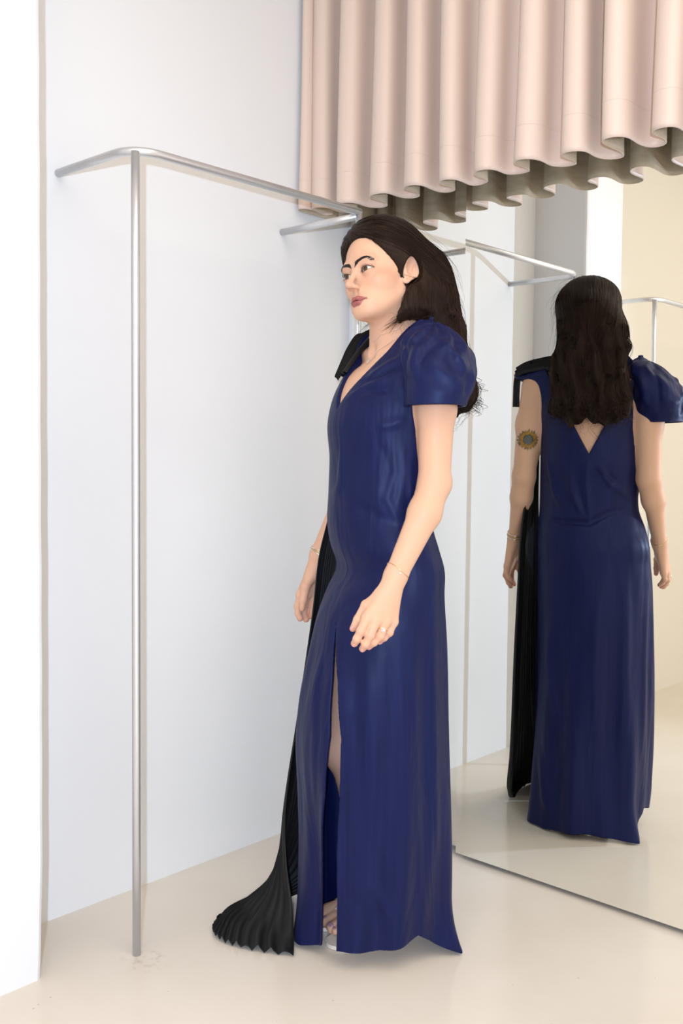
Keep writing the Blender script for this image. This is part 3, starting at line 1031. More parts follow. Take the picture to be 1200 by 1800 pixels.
# ------------------------------------------------------------------ gown
RIDGES = [
    ([(0.133, -0.049, 1.288), (0.1, -0.088, 1.266), (0.05, -0.123, 1.241), (0.01, -0.137, 1.215)], 0.006, 0.007),
    ([(0.126, -0.042, 1.319), (0.095, -0.072, 1.301), (0.056, -0.106, 1.268)], 0.006, 0.007),
    ([(0.130, -0.046, 1.302), (0.098, -0.082, 1.283), (0.052, -0.115, 1.254)], -0.004, 0.006),
    ([(0.143, -0.054, 1.227), (0.119, -0.085, 1.244), (0.071, -0.114, 1.245), (0.027, -0.129, 1.237)], -0.005, 0.008),
    ([(0.146, -0.047, 1.185), (0.133, -0.078, 1.172), (0.105, -0.111, 1.164)], 0.003, 0.01),
    ([(0.132, -0.077, 1.148), (0.133, -0.072, 1.07), (0.127, -0.086, 1.015), (0.141, -0.066, 0.967), (0.155, -0.042, 0.931)], 0.0034, 0.010),
    ([(0.14, -0.06, 1.154), (0.141, -0.054, 1.07), (0.139, -0.065, 1.003), (0.148, -0.047, 0.949)], 0.0034, 0.009),
    ([(0.144, -0.041, 1.118), (0.144, -0.043, 1.046), (0.147, -0.037, 0.985)], 0.0030, 0.009),
    ([(0.118, -0.093, 1.118), (0.116, -0.097, 1.045), (0.106, -0.109, 0.996)], 0.003, 0.012),
    ([(0.023, -0.143, 1.13), (0.02, -0.143, 1.043), (-0.028, -0.141, 0.996)], 0.003, 0.014),
    ([(0.045, -0.139, 1.0), (0.101, -0.113, 0.984), (0.146, -0.061, 0.943)], -0.003, 0.014),
    ([(0.082, -0.115, 0.859), (0.109, -0.134, 0.789), (0.154, -0.145, 0.628), (0.173, -0.139, 0.389), (0.188, -0.095, 0.141)], 0.0035, 0.016),
    ([(0.177, -0.057, 0.818), (0.191, -0.052, 0.626), (0.195, -0.04, 0.381), (0.194, -0.031, 0.13)], 0.004, 0.014),
    ([(0.177, -0.008, 0.864), (0.18, 0.005, 0.618), (0.18, 0.015, 0.368), (0.178, 0.023, 0.138)], 0.004, 0.012),
    ([(0.118, -0.171, 0.647), (0.143, -0.176, 0.385), (0.149, -0.164, 0.213)], 0.003, 0.014),
    ([(0.155, -0.1, 0.794), (0.185, -0.1, 0.569), (0.193, -0.087, 0.327), (0.193, -0.078, 0.165)], -0.003, 0.016),
    ([(0.123, -0.185, 0.182), (0.16, -0.149, 0.141), (0.178, -0.119, 0.099)], -0.0025, 0.013),
    ([(0.146, -0.167, 0.213), (0.174, -0.13, 0.18), (0.19, -0.082, 0.102)], 0.004, 0.013),
    ([(0.02, -0.192, 0.667), (0.055, -0.219, 0.49), (0.047, -0.213, 0.234)], 0.003, 0.014),
    ([(0.021, -0.173, 0.742), (0.054, -0.202, 0.612), (0.081, -0.211, 0.371)], -0.003, 0.012),
    ([(0.156, -0.073, 0.865), (0.181, -0.079, 0.748)], 0.003, 0.014),
    ([(0.021, 0.101, 1.11), (0.011, 0.088, 1.032), (0.024, 0.079, 0.925)], 0.0085, 0.0090),
    ([(0.035, 0.099, 1.104), (0.078, 0.071, 1.033), (0.143, -0.003, 0.976)], 0.0102, 0.0090),
    ([(-0.032, 0.098, 1.113), (-0.036, 0.081, 1.014), (0.011, 0.079, 0.927)], 0.0085, 0.0090),
    ([(-0.105, 0.06, 1.129), (-0.08, 0.063, 0.996), (-0.022, 0.077, 0.925)], 0.0085, 0.0090),
    ([(-0.136, 0.004, 0.928), (-0.052, 0.071, 0.919), (0.022, 0.08, 0.917), (0.075, 0.063, 0.948), (0.136, 0.013, 0.967)], -0.0085, 0.0081),
    ([(-0.1, 0.052, 0.641), (-0.078, 0.073, 0.442), (-0.032, 0.102, 0.251)], 0.0068, 0.0126),
    ([(0.126, 0.064, 0.822), (0.132, 0.069, 0.462), (0.129, 0.082, 0.133)], 0.0085, 0.0144),
    ([(-0.03, 0.087, 0.783), (-0.004, 0.104, 0.456), (-0.002, 0.116, 0.125)], -0.0051, 0.0180),
    ([(-0.109, 0.049, 0.262), (-0.092, 0.075, 0.099), (-0.061, 0.097, 0.025)], 0.0068, 0.0108),
    ([(0.052, 0.091, 0.772), (0.057, 0.103, 0.462), (0.076, 0.108, 0.167)], 0.0051, 0.0162),
    ([(0.06, 0.085, 1.065), (0.097, 0.06, 1.033)], -0.0068, 0.0090),
]



def dress_theta(p):
    """angle round the skirt: 0 = front, + = her left (radians)"""
    return np.arctan2((p[:, 0] - F32(0.023)) / F32(0.170), -(p[:, 1] + F32(0.050)) / F32(0.163))


HEM_T = np.radians([-180, -140, -100, -60, -30, -5, 12, 34, 60, 80, 98, 112, 131, 150, 180])
HEM_Z = np.array([0.018, 0.006, 0.004, 0.004, 0.004, 0.012, 0.028, 0.042, 0.046, 0.056, 0.070, 0.046, 0.004, 0.012, 0.020])
HEM_R = np.array([0.000, 0.012, 0.006, 0.006, 0.014, 0.010, 0.000, 0.004, -0.008, -0.016, -0.020, 0.006, 0.036, 0.010, 0.000])
SL_Z = np.array([0.0, 0.055, 0.130, 0.256, 0.381, 0.504, 0.621, 0.735])
SL_R = np.radians([31.5, 32.1, 32.6, 32.6, 34.5, 34.9, 28.9, 17.0])
SL_L = np.radians([12.0, 12.6, 13.6, 16.5, 23.9, 26.7, 23.1, 16.0])
LP = [(0.120, 0.0, 1.36)]


def dress_outer(p):
    th = dress_theta(p)
    z = p[:, 2]
    d = sections(p, DRESS_TAB)
    fl = np.interp(th, HEM_T, HEM_R).astype(F32) * np.clip(1 - z / F32(0.13), 0, 1) ** 2
    d = d - fl
    # long soft drops of cloth
    low = np.clip((F32(0.80) - z) / F32(0.5), 0, 1)
    d = d + low * (F32(0.0072) * np.sin(th * 7 + z * 2.2 + 0.6) + F32(0.0040) * np.sin(th * 13 - z * 3.0) + F32(0.0022) * np.sin(th * 4 + z * 9))
    d = d + F32(0.0010) * np.sin(z * 34 + th * 3 + np.sin(th * 5)) * np.clip(1 - np.abs(z - F32(0.95)) / F32(0.35), 0, 1)
    return d


def dress_sdf(p):
    p = np.asarray(p, F32)
    z = p[:, 2]
    d = dress_outer(p)
    up = z > 1.15
    if up.any():
        q = p[up]
        y = s_cone(q, (0.030, 0.014, 1.350), (0.140, 0.008, 1.322), 0.042, 0.047)
        y = np.minimum(y, s_cone(q, (-0.030, 0.014, 1.350), (-0.140, 0.008, 1.322), 0.042, 0.047))
        y = smin(d[up], y, 0.035)
        # right cap sleeve: a stiff little wing over the shoulder
        cap_ = s_cone_sq(q, (-0.120, 0.010, 1.352), (-0.196, 0.006, 1.345), 0.046, 0.026, (0.35, 0, 1), 0.45)
        y = smin(y, cap_, 0.02)
        d[up] = y
    near = np.abs(d) < 0.035
    if near.any():
        q = p[near]
        dd = d[near]
        for pts, amp, sg in RIDGES:
            lo = np.min(pts, 0) - 3 * sg; hi = np.max(pts, 0) + 3 * sg
            mk = ((q > lo.astype(F32)) & (q < hi.astype(F32))).all(1)
            if not mk.any(): continue
            r = s_poly(q[mk], pts)
            qm = q[mk]
            L_ = F32(sum(np.linalg.norm(np.subtract(pts[i + 1], pts[i])) for i in range(len(pts) - 1)))
            e_ = np.minimum(np.linalg.norm(qm - np.asarray(pts[0], F32), axis=1), np.linalg.norm(qm - np.asarray(pts[-1], F32), axis=1))
            fade = np.clip(e_ / (F32(0.35) * L_), 0.0, 1.0)
            fade = fade * fade * (3 - 2 * fade)
            dd[mk] -= F32(amp) * fade * np.exp(-(r / F32(sg)) ** 2)
        d[near] = dd
    # neck openings (front and back V)
    x, y = p[:, 0], p[:, 1]
    if up.any():
        q = p[up]
        xx, yy, zq = q[:, 0], q[:, 1], q[:, 2]
        wf = F32(0.098) * np.clip((zq - F32(1.208)) / F32(0.165), 0, 1.6) ** F32(0.92)
        cf = np.maximum((np.abs(xx + F32(0.004)) - wf) * F32(0.8), F32(1.208) - zq)
        cf = np.maximum(cf, yy - F32(0.012))
        d[up] = smax(d[up], -cf, 0.003)
    bk = z > 1.05
    if bk.any():
        q = p[bk]
        xx, yy, zq = q[:, 0], q[:, 1], q[:, 2]
        wb = F32(0.124) * np.clip((zq - F32(1.117)) / F32(0.235), 0, 1.6)
        cb = np.maximum((np.abs(xx - F32(0.020) + F32(0.006) * np.clip((zq - 1.117) / 0.235, 0, 1)) - wb) * F32(0.8), F32(1.117) - zq)
        cb = np.maximum(cb, F32(0.010) - yy)
        d[bk] = smax(d[bk], -cb, 0.003)
        # arm holes
        a = np.minimum(arm_sdf(q, ARM_L, 1), arm_sdf(q, ARM_R, -1)) - F32(0.005)
        a = np.maximum(a, F32(1.145) - zq)
        a = np.maximum(a, F32(0.128) - np.abs(xx))
        top = np.where(xx < 0, (zq - F32(1.338)) , (zq - F32(1.345)))
        a = np.maximum(a, top)
        d[bk] = smax(d[bk], -a, 0.004)
    # skirt is a shell, open at the hem, with the slit
    lowm = z < 0.80
    if lowm.any():
        q = p[lowm]
        th = dress_theta(q)
        zq = q[:, 2]
        dl = d[lowm]
        inner = smax(dl + F32(0.0062), zq - F32(0.745), 0.01)
        dl = smax(dl, -inner, 0.0015)
        hz = np.interp(th, HEM_T, HEM_Z).astype(F32)
        dl = smax(dl, (hz - zq) * F32(0.9), 0.0015)
        a1 = np.interp(zq, SL_Z, SL_L).astype(F32); a2 = np.interp(zq, SL_Z, SL_R).astype(F32)
        sl = np.maximum(a1 - th, th - a2) * F32(0.165)
        sl = np.maximum(sl, zq - F32(0.738))
        dl = smax(dl, -sl, 0.0012)
        d[lowm] = dl
    return d


M_satin = mat_new('navy_satin', (0.0060, 0.0088, 0.052), 0.47, spec=0.28, Sheen_Weight=0.02, Sheen_Roughness=0.4)
M_satin.node_tree.nodes['Principled BSDF'].inputs['Sheen Tint'].default_value = (0.25, 0.32, 0.85, 1)
M_satin.node_tree.nodes['Principled BSDF'].inputs['Anisotropic'].default_value = 0.4
color_noise(M_satin, (0.0044, 0.0068, 0.048), (0.0064, 0.0098, 0.064), 5, 6, 0.3, 0.7, (22, 22, 0.7))
M_satin.node_tree.nodes['Principled BSDF'].inputs['Specular Tint'].default_value = (0.62, 0.71, 1.0, 1)
add_bump(M_satin, 260, 0.14, 0.0006, 3, stretch=(4, 4, 0.6))
# broad soft rumpling under the weave
_nt = M_satin.node_tree
_bp0 = [n_ for n_ in _nt.nodes if n_.type == 'BUMP'][0]
_mp = nd(M_satin, 'ShaderNodeMapping'); _mp.inputs['Scale'].default_value = (1, 1, 0.22)
_nz = nd(M_satin, 'ShaderNodeTexNoise'); _nz.inputs['Scale'].default_value = 15; _nz.inputs['Detail'].default_value = 2.5; _nz.inputs['Distortion'].default_value = 0.6
_b2 = nd(M_satin, 'ShaderNodeBump'); _b2.inputs['Strength'].default_value = 0.45; _b2.inputs['Distance'].default_value = 0.022
_nt.links.new([n_ for n_ in _nt.nodes if n_.type == 'TEX_COORD'][0].outputs['Object'], _mp.inputs[0])
_nt.links.new(_mp.outputs[0], _nz.inputs['Vector']); _nt.links.new(_nz.outputs[0], _b2.inputs['Height'])
_nt.links.new(_b2.outputs[0], _bp0.inputs['Normal'])
dx_ = axis_from([(-0.222, 0.222, 0.0024)])
dy_ = axis_from([(-0.246, 0.150, 0.0024)])
dz_ = axis_from([(-0.004, 0.120, 0.0024), (0.120, 1.100, 0.0040), (1.100, 1.420, 0.0022)])
Vd, Qd = surface_nets(dress_sdf, dx_, dy_, dz_, lip=1.6)
dress = fast_mesh('gown', Vd, Qd, M_satin, person)
dress['label'] = 'floor-length navy satin gown with V neckline and side slit'

# puff sleeve on the left shoulder
SLV = smooth_tab([(1.190, 0.197, -0.014, 0.067, 0.064), (1.215, 0.197, -0.013, 0.068, 0.066), (1.245, 0.196, -0.005, 0.074, 0.072), (1.285, 0.190, 0.002, 0.075, 0.078), (1.320, 0.178, 0.004, 0.070, 0.076),
                  (1.350, 0.160, 0.004, 0.062, 0.066), (1.372, 0.150, 0.004, 0.044, 0.050), (1.388, 0.145, 0.004, 0.018, 0.022), (1.396, 0.145, 0.004, 0.004, 0.005)], 80)
SLV_R = [([(0.180, -0.052, 1.374), (0.222, -0.052, 1.345), (0.248, -0.036, 1.322)], -0.008, 0.007), ([(0.205, -0.060, 1.352), (0.226, -0.056, 1.318), (0.222, -0.066, 1.300)], -0.006, 0.006),
         ([(0.150, -0.058, 1.365), (0.165, -0.068, 1.330), (0.170, -0.072, 1.290), (0.168, -0.070, 1.240)], -0.006, 0.008), ([(0.200, -0.040, 1.380), (0.240, -0.020, 1.350), (0.262, 0.0, 1.310)], 0.005, 0.009),
         ([(0.190, -0.066, 1.350), (0.205, -0.068, 1.300), (0.215, -0.062, 1.250)], 0.004, 0.010), ([(0.175, 0.050, 1.370), (0.200, 0.072, 1.320), (0.205, 0.072, 1.250)], -0.005, 0.010),
         ([(0.150, 0.058, 1.360), (0.160, 0.076, 1.310), (0.170, 0.072, 1.260)], 0.005, 0.010), ([(0.255, 0.020, 1.340), (0.262, 0.030, 1.290), (0.262, 0.020, 1.240)], -0.004, 0.010)]


def sleeve_sdf(p):
    p = np.asarray(p, F32)
    z = p[:, 2]
    d = sections(p, SLV) * F32(0.7)
    near = np.abs(d) < 0.03
    if near.any():
        q = p[near]; dd = d[near]
        th_ = np.arctan2(q[:, 1], q[:, 0] - F32(0.17))
        tz = np.clip((q[:, 2] - F32(1.23)) / F32(0.14), 0, 1)
        dd += F32(0.0028) * tz * np.sin(th_ * 9 + 3 * np.sin(q[:, 2] * 40)) + F32(0.0016) * np.sin(q[:, 2] * 85 + th_ * 4 + 2 * np.sin(th_ * 3)) * (1 - np.abs(2 * tz - 1))
        for pts, amp, sg in SLV_R:
            dd -= F32(amp) * np.exp(-(s_poly(q, pts) / F32(sg)) ** 2)
        d[near] = dd
    inner = smax(d + F32(0.0055), z - F32(1.235), 0.02)
    d = smax(d, -inner, 0.0015)
    hem = F32(1.2085) - z + (p[:, 0] - F32(0.197)) * F32(0.02)
    return smax(d, hem, 0.0015)


Vs, Qs = surface_nets(sleeve_sdf, axis_from([(0.095, 0.280, 0.0022)]), axis_from([(-0.095, 0.095, 0.0022)]), axis_from([(1.195, 1.402, 0.0022)]), lip=2.2)
slv = fast_mesh('puff_sleeve', Vs, Qs, M_satin, dress)

# black pleated sash: hangs from the right shoulder to the floor and trails forwards
M_black = mat_new('black_pleated_crepe', (0.0065, 0.0065, 0.0075), 0.62, spec=0.3)
add_bump(M_black, 300, 0.15, 0.0005, 3)


def pleated(name, rows, pleats, amp0, amp1, mat, parent, sub=6, thick=0.0012, jit=0.0):
    """rows: list of lists of control points across the strip; pleats zigzag across, rows run down"""
    rows = [np.array(r, float) for r in rows]
    # smooth along the length
    L = len(rows)
    K = len(rows[0])
    dense = []
    t = np.linspace(0, L - 1, (L - 1) * sub + 1)
    arr = np.array(rows)
    def cr(a, tt):
        i = int(min(max(math.floor(tt), 0), L - 2)); f = tt - i
        p0, p1, p2, p3 = a[max(i - 1, 0)], a[i], a[i + 1], a[min(i + 2, L - 1)]
        return 0.5 * ((2 * p1) + (-p0 + p2) * f + (2 * p0 - 5 * p1 + 4 * p2 - p3) * f * f + (-p0 + 3 * p1 - 3 * p2 + p3) * f ** 3)
    n = pleats * 4 + 1
    V = []
    r = np.random.default_rng(11)
    jj = r.standard_normal(n) * jit
    for tt in t:
        c = cr(arr, tt)
        s = np.linspace(0, 1, n) + jj * 0.3 / n
        s = np.clip(s, 0, 1)
        if K == 2:
            P = c[0] + (c[1] - c[0]) * s[:, None]
        else:
            P = (1 - s[:, None]) ** 2 * c[0] + 2 * s[:, None] * (1 - s[:, None]) * (2 * c[1] - 0.5 * (c[0] + c[2])) + s[:, None] ** 2 * c[2]
        V.append(P)
    V = np.array(V)
    dv = np.gradient(V, axis=0); du = np.gradient(V, axis=1)
    N = np.cross(du, dv)
    N /= np.linalg.norm(N, axis=2)[:, :, None] + 1e-9
    zig = 2 * np.abs(((np.arange(n) / 4.0) % 1.0) - 0.5) * 2 - 1
    amp = amp0 + (amp1 - amp0) * (np.arange(len(t)) / (len(t) - 1)) ** 1.5
    V = V + N * (amp[:, None] * (zig * (1 + jj))[None, :])[:, :, None]
    if parent is not None: V[:, :, 2] = np.maximum(V[:, :, 2], 0.002)
    m_, n_ = V.shape[:2]
    idx = np.arange(m_ * n_).reshape(m_, n_)
    Q = np.stack([idx[:-1, :-1], idx[:-1, 1:], idx[1:, 1:], idx[1:, :-1]], -1).reshape(-1, 4)
    o = fast_mesh(name, V.reshape(-1, 3), Q, mat, parent, smooth=False)
    md = o.modifiers.new('thickness', 'SOLIDIFY'); md.thickness = thick; md.offset = 0
    return o


SASH = [
    [(-0.180, 0.020, 1.372), (-0.160, -0.005, 1.372), (-0.135, -0.028, 1.365)],
    [(-0.182, 0.010, 1.310), (-0.174, -0.022, 1.305), (-0.152, -0.046, 1.290)],
    [(-0.166, 0.000, 1.220), (-0.164, -0.028, 1.215), (-0.154, -0.052, 1.205)],
    [(-0.162, 0.000, 1.10), (-0.162, -0.035, 1.10), (-0.154, -0.058, 1.10)],
    [(-0.180, 0.000, 0.97), (-0.174, -0.045, 0.97), (-0.158, -0.080, 0.97)],
    [(-0.193, 0.000, 0.86), (-0.182, -0.062, 0.86), (-0.158, -0.108, 0.86)],
    [(-0.197, 0.000, 0.72), (-0.188, -0.075, 0.72), (-0.158, -0.124, 0.72)],
    [(-0.203, 0.000, 0.50), (-0.196, -0.095, 0.50), (-0.154, -0.160, 0.50)],
    [(-0.208, -0.010, 0.28), (-0.204, -0.125, 0.28), (-0.140, -0.200, 0.28)],
    [(-0.212, -0.020, 0.16), (-0.212, -0.155, 0.16), (-0.105, -0.214, 0.16)],
    [(-0.216, -0.035, 0.060), (-0.222, -0.195, 0.072), (-0.062, -0.218, 0.075)],
    [(-0.222, -0.110, 0.016), (-0.226, -0.258, 0.026), (-0.022, -0.232, 0.030)],
    [(-0.226, -0.205, 0.012), (-0.195, -0.320, 0.016), (0.006, -0.242, 0.014)],
    [(-0.222, -0.300, 0.010), (-0.120, -0.375, 0.010), (0.028, -0.252, 0.010)],
]
sash = pleated('sash', SASH, 15, 0.0012, 0.0062, M_black, dress, 7, jit=0.35)
sash['label'] = 'black pleated sash trailing on the floor'
# gathered knot over the right shoulder: ruffle along the neckline, top fold and a short tail
pleated('sash_ruffle', [[(-0.178, 0.030, 1.380), (-0.092, 0.020, 1.396)], [(-0.170, -0.004, 1.388), (-0.086, -0.002, 1.388)], [(-0.152, -0.036, 1.356), (-0.076, -0.036, 1.360)],
                        [(-0.130, -0.062, 1.320), (-0.062, -0.068, 1.330)], [(-0.106, -0.090, 1.280), (-0.048, -0.100, 1.296)]], 4, 0.004, 0.0035, M_black, dress, 8, 0.0016, 1.2)
pleated('sash_knot', [[(-0.082, 0.050, 1.358), (-0.084, 0.010, 1.410)], [(-0.120, 0.056, 1.364), (-0.126, 0.004, 1.406)], [(-0.172, 0.050, 1.360), (-0.178, -0.004, 1.392)], [(-0.208, 0.038, 1.350), (-0.208, -0.004, 1.372)]],
        4, 0.005, 0.005, M_black, dress, 8, 0.004, 0.8)
pleated('sash_tail', [[(-0.196, 0.026, 1.366), (-0.214, 0.006, 1.366)], [(-0.200, 0.024, 1.330), (-0.220, 0.004, 1.330)], [(-0.202, 0.022, 1.295), (-0.221, 0.004, 1.295)], [(-0.202, 0.022, 1.256), (-0.222, 0.002, 1.258)]],
        3, 0.003, 0.003, M_black, dress, 6, 0.0016, 0.4)

# ------------------------------------------------------------------ hair
M_hair = mat_new('dark_brown_hair', (0.0150, 0.0082, 0.0060), 0.48, spec=0.30)
M_hair.node_tree.nodes['Principled BSDF'].inputs['Specular Tint'].default_value = (0.85, 0.62, 0.50, 1)
add_bump(M_hair, 60, 0.7, 0.003, 3, stretch=(9, 9, 0.5))
M_strand = mat_new('hair_strand', (0.0200, 0.0105, 0.0074), 0.42, spec=0.30)
M_strand.node_tree.nodes['Principled BSDF'].inputs['Specular Tint'].default_value = (0.85, 0.62, 0.50, 1)

HAIR_ROWS = smooth_tab([(1.200, 0.030, 0.128, 0.060, 0.010), (1.222, 0.022, 0.124, 0.098, 0.022), (1.250, 0.018, 0.120, 0.114, 0.030), (1.290, 0.018, 0.110, 0.112, 0.034), (1.360, 0.016, 0.094, 0.104, 0.046),
                        (1.430, 0.018, 0.076, 0.101, 0.062), (1.490, 0.016, 0.058, 0.094, 0.074), (1.540, 0.008, 0.045, 0.080, 0.080), (1.60, 0.004, 0.03, 0.06, 0.06)], 80)


def hair_sdf(p):
    p = np.asarray(p, F32)
    q = to_head(p)
    x, y, z = q[:, 0], q[:, 1], q[:, 2]
    cut = (y + z + F32(0.018) - F32(0.026) * np.exp(-(x / F32(0.052)) ** 4) * (z > 0)) * F32(0.707)     # >0 on the hairy side
    thick = F32(0.0020) + (F32(0.0130) + F32(0.0120) * np.clip(z / F32(0.09), 0, 1)) * (1 - np.exp(-np.clip(cut, 0, 1) / F32(0.020)))
    cap = s_ell(q, (0, 0.006, 0.032), (0.0740, 0.0935, 0.0835)) - thick
    cap = smax(cap, -cut, 0.004)
    # comb-through relief
    d = cap
    mass = smax(sections(p, HAIR_ROWS) * F32(0.9), p[:, 2] - F32(1.575), 0.03)
    mass = smax(mass, F32(1.203) - p[:, 2] + F32(0.012) * np.sin(p[:, 0] * 70) - F32(0.15) * np.abs(p[:, 0] - F32(0.025)) * 0, 0.02)
    wv = F32(0.0045) * np.sin(p[:, 0] * 95 + np.sin(p[:, 2] * 38) * 1.8) + F32(0.003) * np.sin(p[:, 0] * 190 + p[:, 2] * 30)
    mass = mass + wv * np.clip((F32(1.50) - p[:, 2]) / F32(0.08), 0, 1)
    d = smin(d, mass, 0.035)
    # lock behind the left ear coming forward over the neck, and the right-hand side of the mass
    d = smin(d, s_cone_sq(p, (0.074, 0.045, 1.490), (0.086, 0.012, 1.440), 0.024, 0.032, (1, -0.2, 0), 0.55), 0.02)
    d = smin(d, s_cone_sq(p, (0.086, 0.005, 1.445), (0.082, -0.034, 1.405), 0.030, 0.009, (1, 0.2, 0), 0.45), 0.018)
    d = smin(d, s_cone_sq(p, (-0.070, 0.040, 1.500), (-0.078, 0.030, 1.410), 0.024, 0.018, (1, 0, 0), 0.55), 0.02)
    d = smin(d, s_cone(p, (0.088, 0.095, 1.32), (0.108, 0.118, 1.240), 0.026, 0.020), 0.03)
    # the left ear stays free
    e = q - _v(0.080, 0.010, -0.001)
    d = smax(d, -s_ell(e, (0, 0, 0.0), (0.026, 0.0185, 0.0330)), 0.006)
    return d


def keep_off(p):
    """cloth and skin the hair must not sink into (rough)"""
    return np.minimum(sections(p, DRESS_TAB), body_sdf(p))


Vh, Qh = surface_nets(hair_sdf, axis_from([(-0.125, 0.165, 0.0026)]), axis_from([(-0.150, 0.185, 0.0026)]), axis_from([(1.150, 1.660, 0.0028)]), lip=2.0, project=1)
hair = fast_mesh('hair', Vh, Qh, M_hair, person)
hair['label'] = 'long dark brown wavy hair swept back behind the ear'


def grad(fn, p, h=0.0015):
    g = np.zeros_like(p)
    for e in (_v(1, -1, -1), _v(-1, -1, 1), _v(-1, 1, -1), _v(1, 1, 1)):
        g += fn(p + e * F32(h))[:, None] * e
    n = np.linalg.norm(g, axis=1)[:, None] + 1e-9
    return g / n


def flow(p):
    q = to_head(p)
    onh = np.clip((p[:, 2] - F32(1.46)) / F32(0.06), 0, 1)[:, None]
    hx = np.sign(q[:, 0] + F32(0.022)) * np.clip(np.abs(q[:, 0] + F32(0.022)) / F32(0.03), 0, 1)
    front = np.clip((-q[:, 1] + F32(0.02)) / F32(0.08), 0, 1)
    dh = np.stack([hx * (F32(0.25) + F32(0.45) * front), F32(0.85) - F32(0.0) * front, -F32(0.40) - F32(0.35) * (1 - front)], 1)
    dh = dh @ HEAD_R.T.astype(F32)
    db = np.stack([F32(0.55) * np.sin(p[:, 2] * 44 + p[:, 0] * 20 + 2 * np.sin(p[:, 0] * 31)), F32(0.25) * np.sin(p[:, 2] * 30 + 1.0 + p[:, 0] * 25), -np.ones(len(p), F32)], 1)
    d = dh * onh + db * (1 - onh)
    return d / (np.linalg.norm(d, axis=1)[:, None] + 1e-9)


def strand_mesh(name, P, R, mat, parent):
    """P (n, k, 3) points, R (n, k) radii -> one mesh of 3-sided tubes"""
    n, k = P.shape[:2]
    T = np.gradient(P, axis=1)
    T /= np.linalg.norm(T, axis=2)[:, :, None] + 1e-12
    ref = np.where((np.abs(T[:, :, 2]) < 0.9)[:, :, None], np.array([0, 0, 1.0]), np.array([1.0, 0, 0]))
    U = np.cross(T, ref); U /= np.linalg.norm(U, axis=2)[:, :, None] + 1e-12
    W_ = np.cross(T, U)
    ring_ = []
    for a in (0, 2 * math.pi / 3, 4 * math.pi / 3):
        ring_.append(P + R[:, :, None] * (math.cos(a) * U + math.sin(a) * W_))
    V = np.stack(ring_, 2)                       # n,k,3,3
    idx = np.arange(n * k * 3).reshape(n, k, 3)
    Q = []
    for s in range(3):
        s2 = (s + 1) % 3
        Q.append(np.stack([idx[:, :-1, s], idx[:, :-1, s2], idx[:, 1:, s2], idx[:, 1:, s]], -1).reshape(-1, 4))
    return fast_mesh(name, V.reshape(-1, 3), np.concatenate(Q), mat, parent)


def grow(start, steps, ds, lift, taper=True, r0=0.0006):
    P = [start.copy()]
    p = start.copy()
    for i in range(steps):
        g = grad(hair_sdf, p)
        f = flow(p)
        f = f - g * (f * g).sum(1)[:, None]
        f /= np.linalg.norm(f, axis=1)[:, None] + 1e-9
        p = p + f * ds[:, None].astype(F32)
        d = hair_sdf(p)
        g = grad(hair_sdf, p)
        p = p - g * (d - lift)[:, None].astype(F32)
        P.append(p.copy())
    return np.stack(P, 1)


hr = np.random.default_rng(5)
sel = hr.choice(len(Vh), 5200, replace=False)
st = Vh[sel].copy()
qq = to_head(st)
steps = 13
ds = hr.uniform(0.0045, 0.0100, len(st)).astype(F32)
lift = hr.uniform(0.0002, 0.0020, len(st)).astype(F32)
P = grow(st, steps, ds, lift)
u = np.linspace(0, 1, steps + 1)
rad = (0.00058 * np.sin(np.pi * np.clip(u * 0.94 + 0.05, 0, 1)) ** 0.6)[None, :] * hr.uniform(0.6, 1.2, len(st))[:, None]
_qe = (to_head(P.reshape(-1, 3).astype(F32)) - _v(0.080, 0.008, -0.001)) / _v(0.026, 0.0175, 0.031)
ok_ = (P[:, :, 2].min(1) > 1.198) & (((_qe ** 2).sum(1) > 1.0).reshape(P.shape[:2]).all(1))
P, rad = P[ok_], rad[ok_]
strands = strand_mesh('hair_strand_layer', P, rad, M_strand, hair)
strands['kind'] = 'stuff'

# loose ends at the bottom and fly-aways
n = 320
base = np.stack([hr.uniform(-0.085, 0.140, n), np.full(n, 0.15), hr.uniform(1.215, 1.29, n)], 1).astype(F32)
for i in range(10):
    g = grad(hair_sdf, base); base = base - g * hair_sdf(base)[:, None] * F32(0.8)
k = 12
P = np.zeros((n, k, 3))
ph = hr.uniform(0, 6.28, n); cl = hr.uniform(0.004, 0.014, n); Ln = hr.uniform(0.015, 0.045, n)
sx = hr.normal(0, 0.25, n); sy = hr.uniform(-0.15, 0.10, n)
for j in range(k):
    t = j / (k - 1)
    P[:, j, 0] = base[:, 0] + Ln * t * sx + cl * np.sin(ph + t * 5.0) - cl * np.sin(ph)
    P[:, j, 1] = base[:, 1] + Ln * t * sy + cl * np.cos(ph + t * 5.0) - cl * np.cos(ph)
    P[:, j, 2] = np.maximum(base[:, 2] - Ln * t * (1 - 0.25 * t), 1.186 + 0.016 * np.sin(ph) ** 2 - 0.006 * t)
R = np.tile(0.00060 * (1 - np.linspace(0, 1, k) ** 2 * 0.85), (n, 1))
ends = strand_mesh('loose_hair_ends', P, R, M_strand, hair); ends['kind'] = 'stuff'

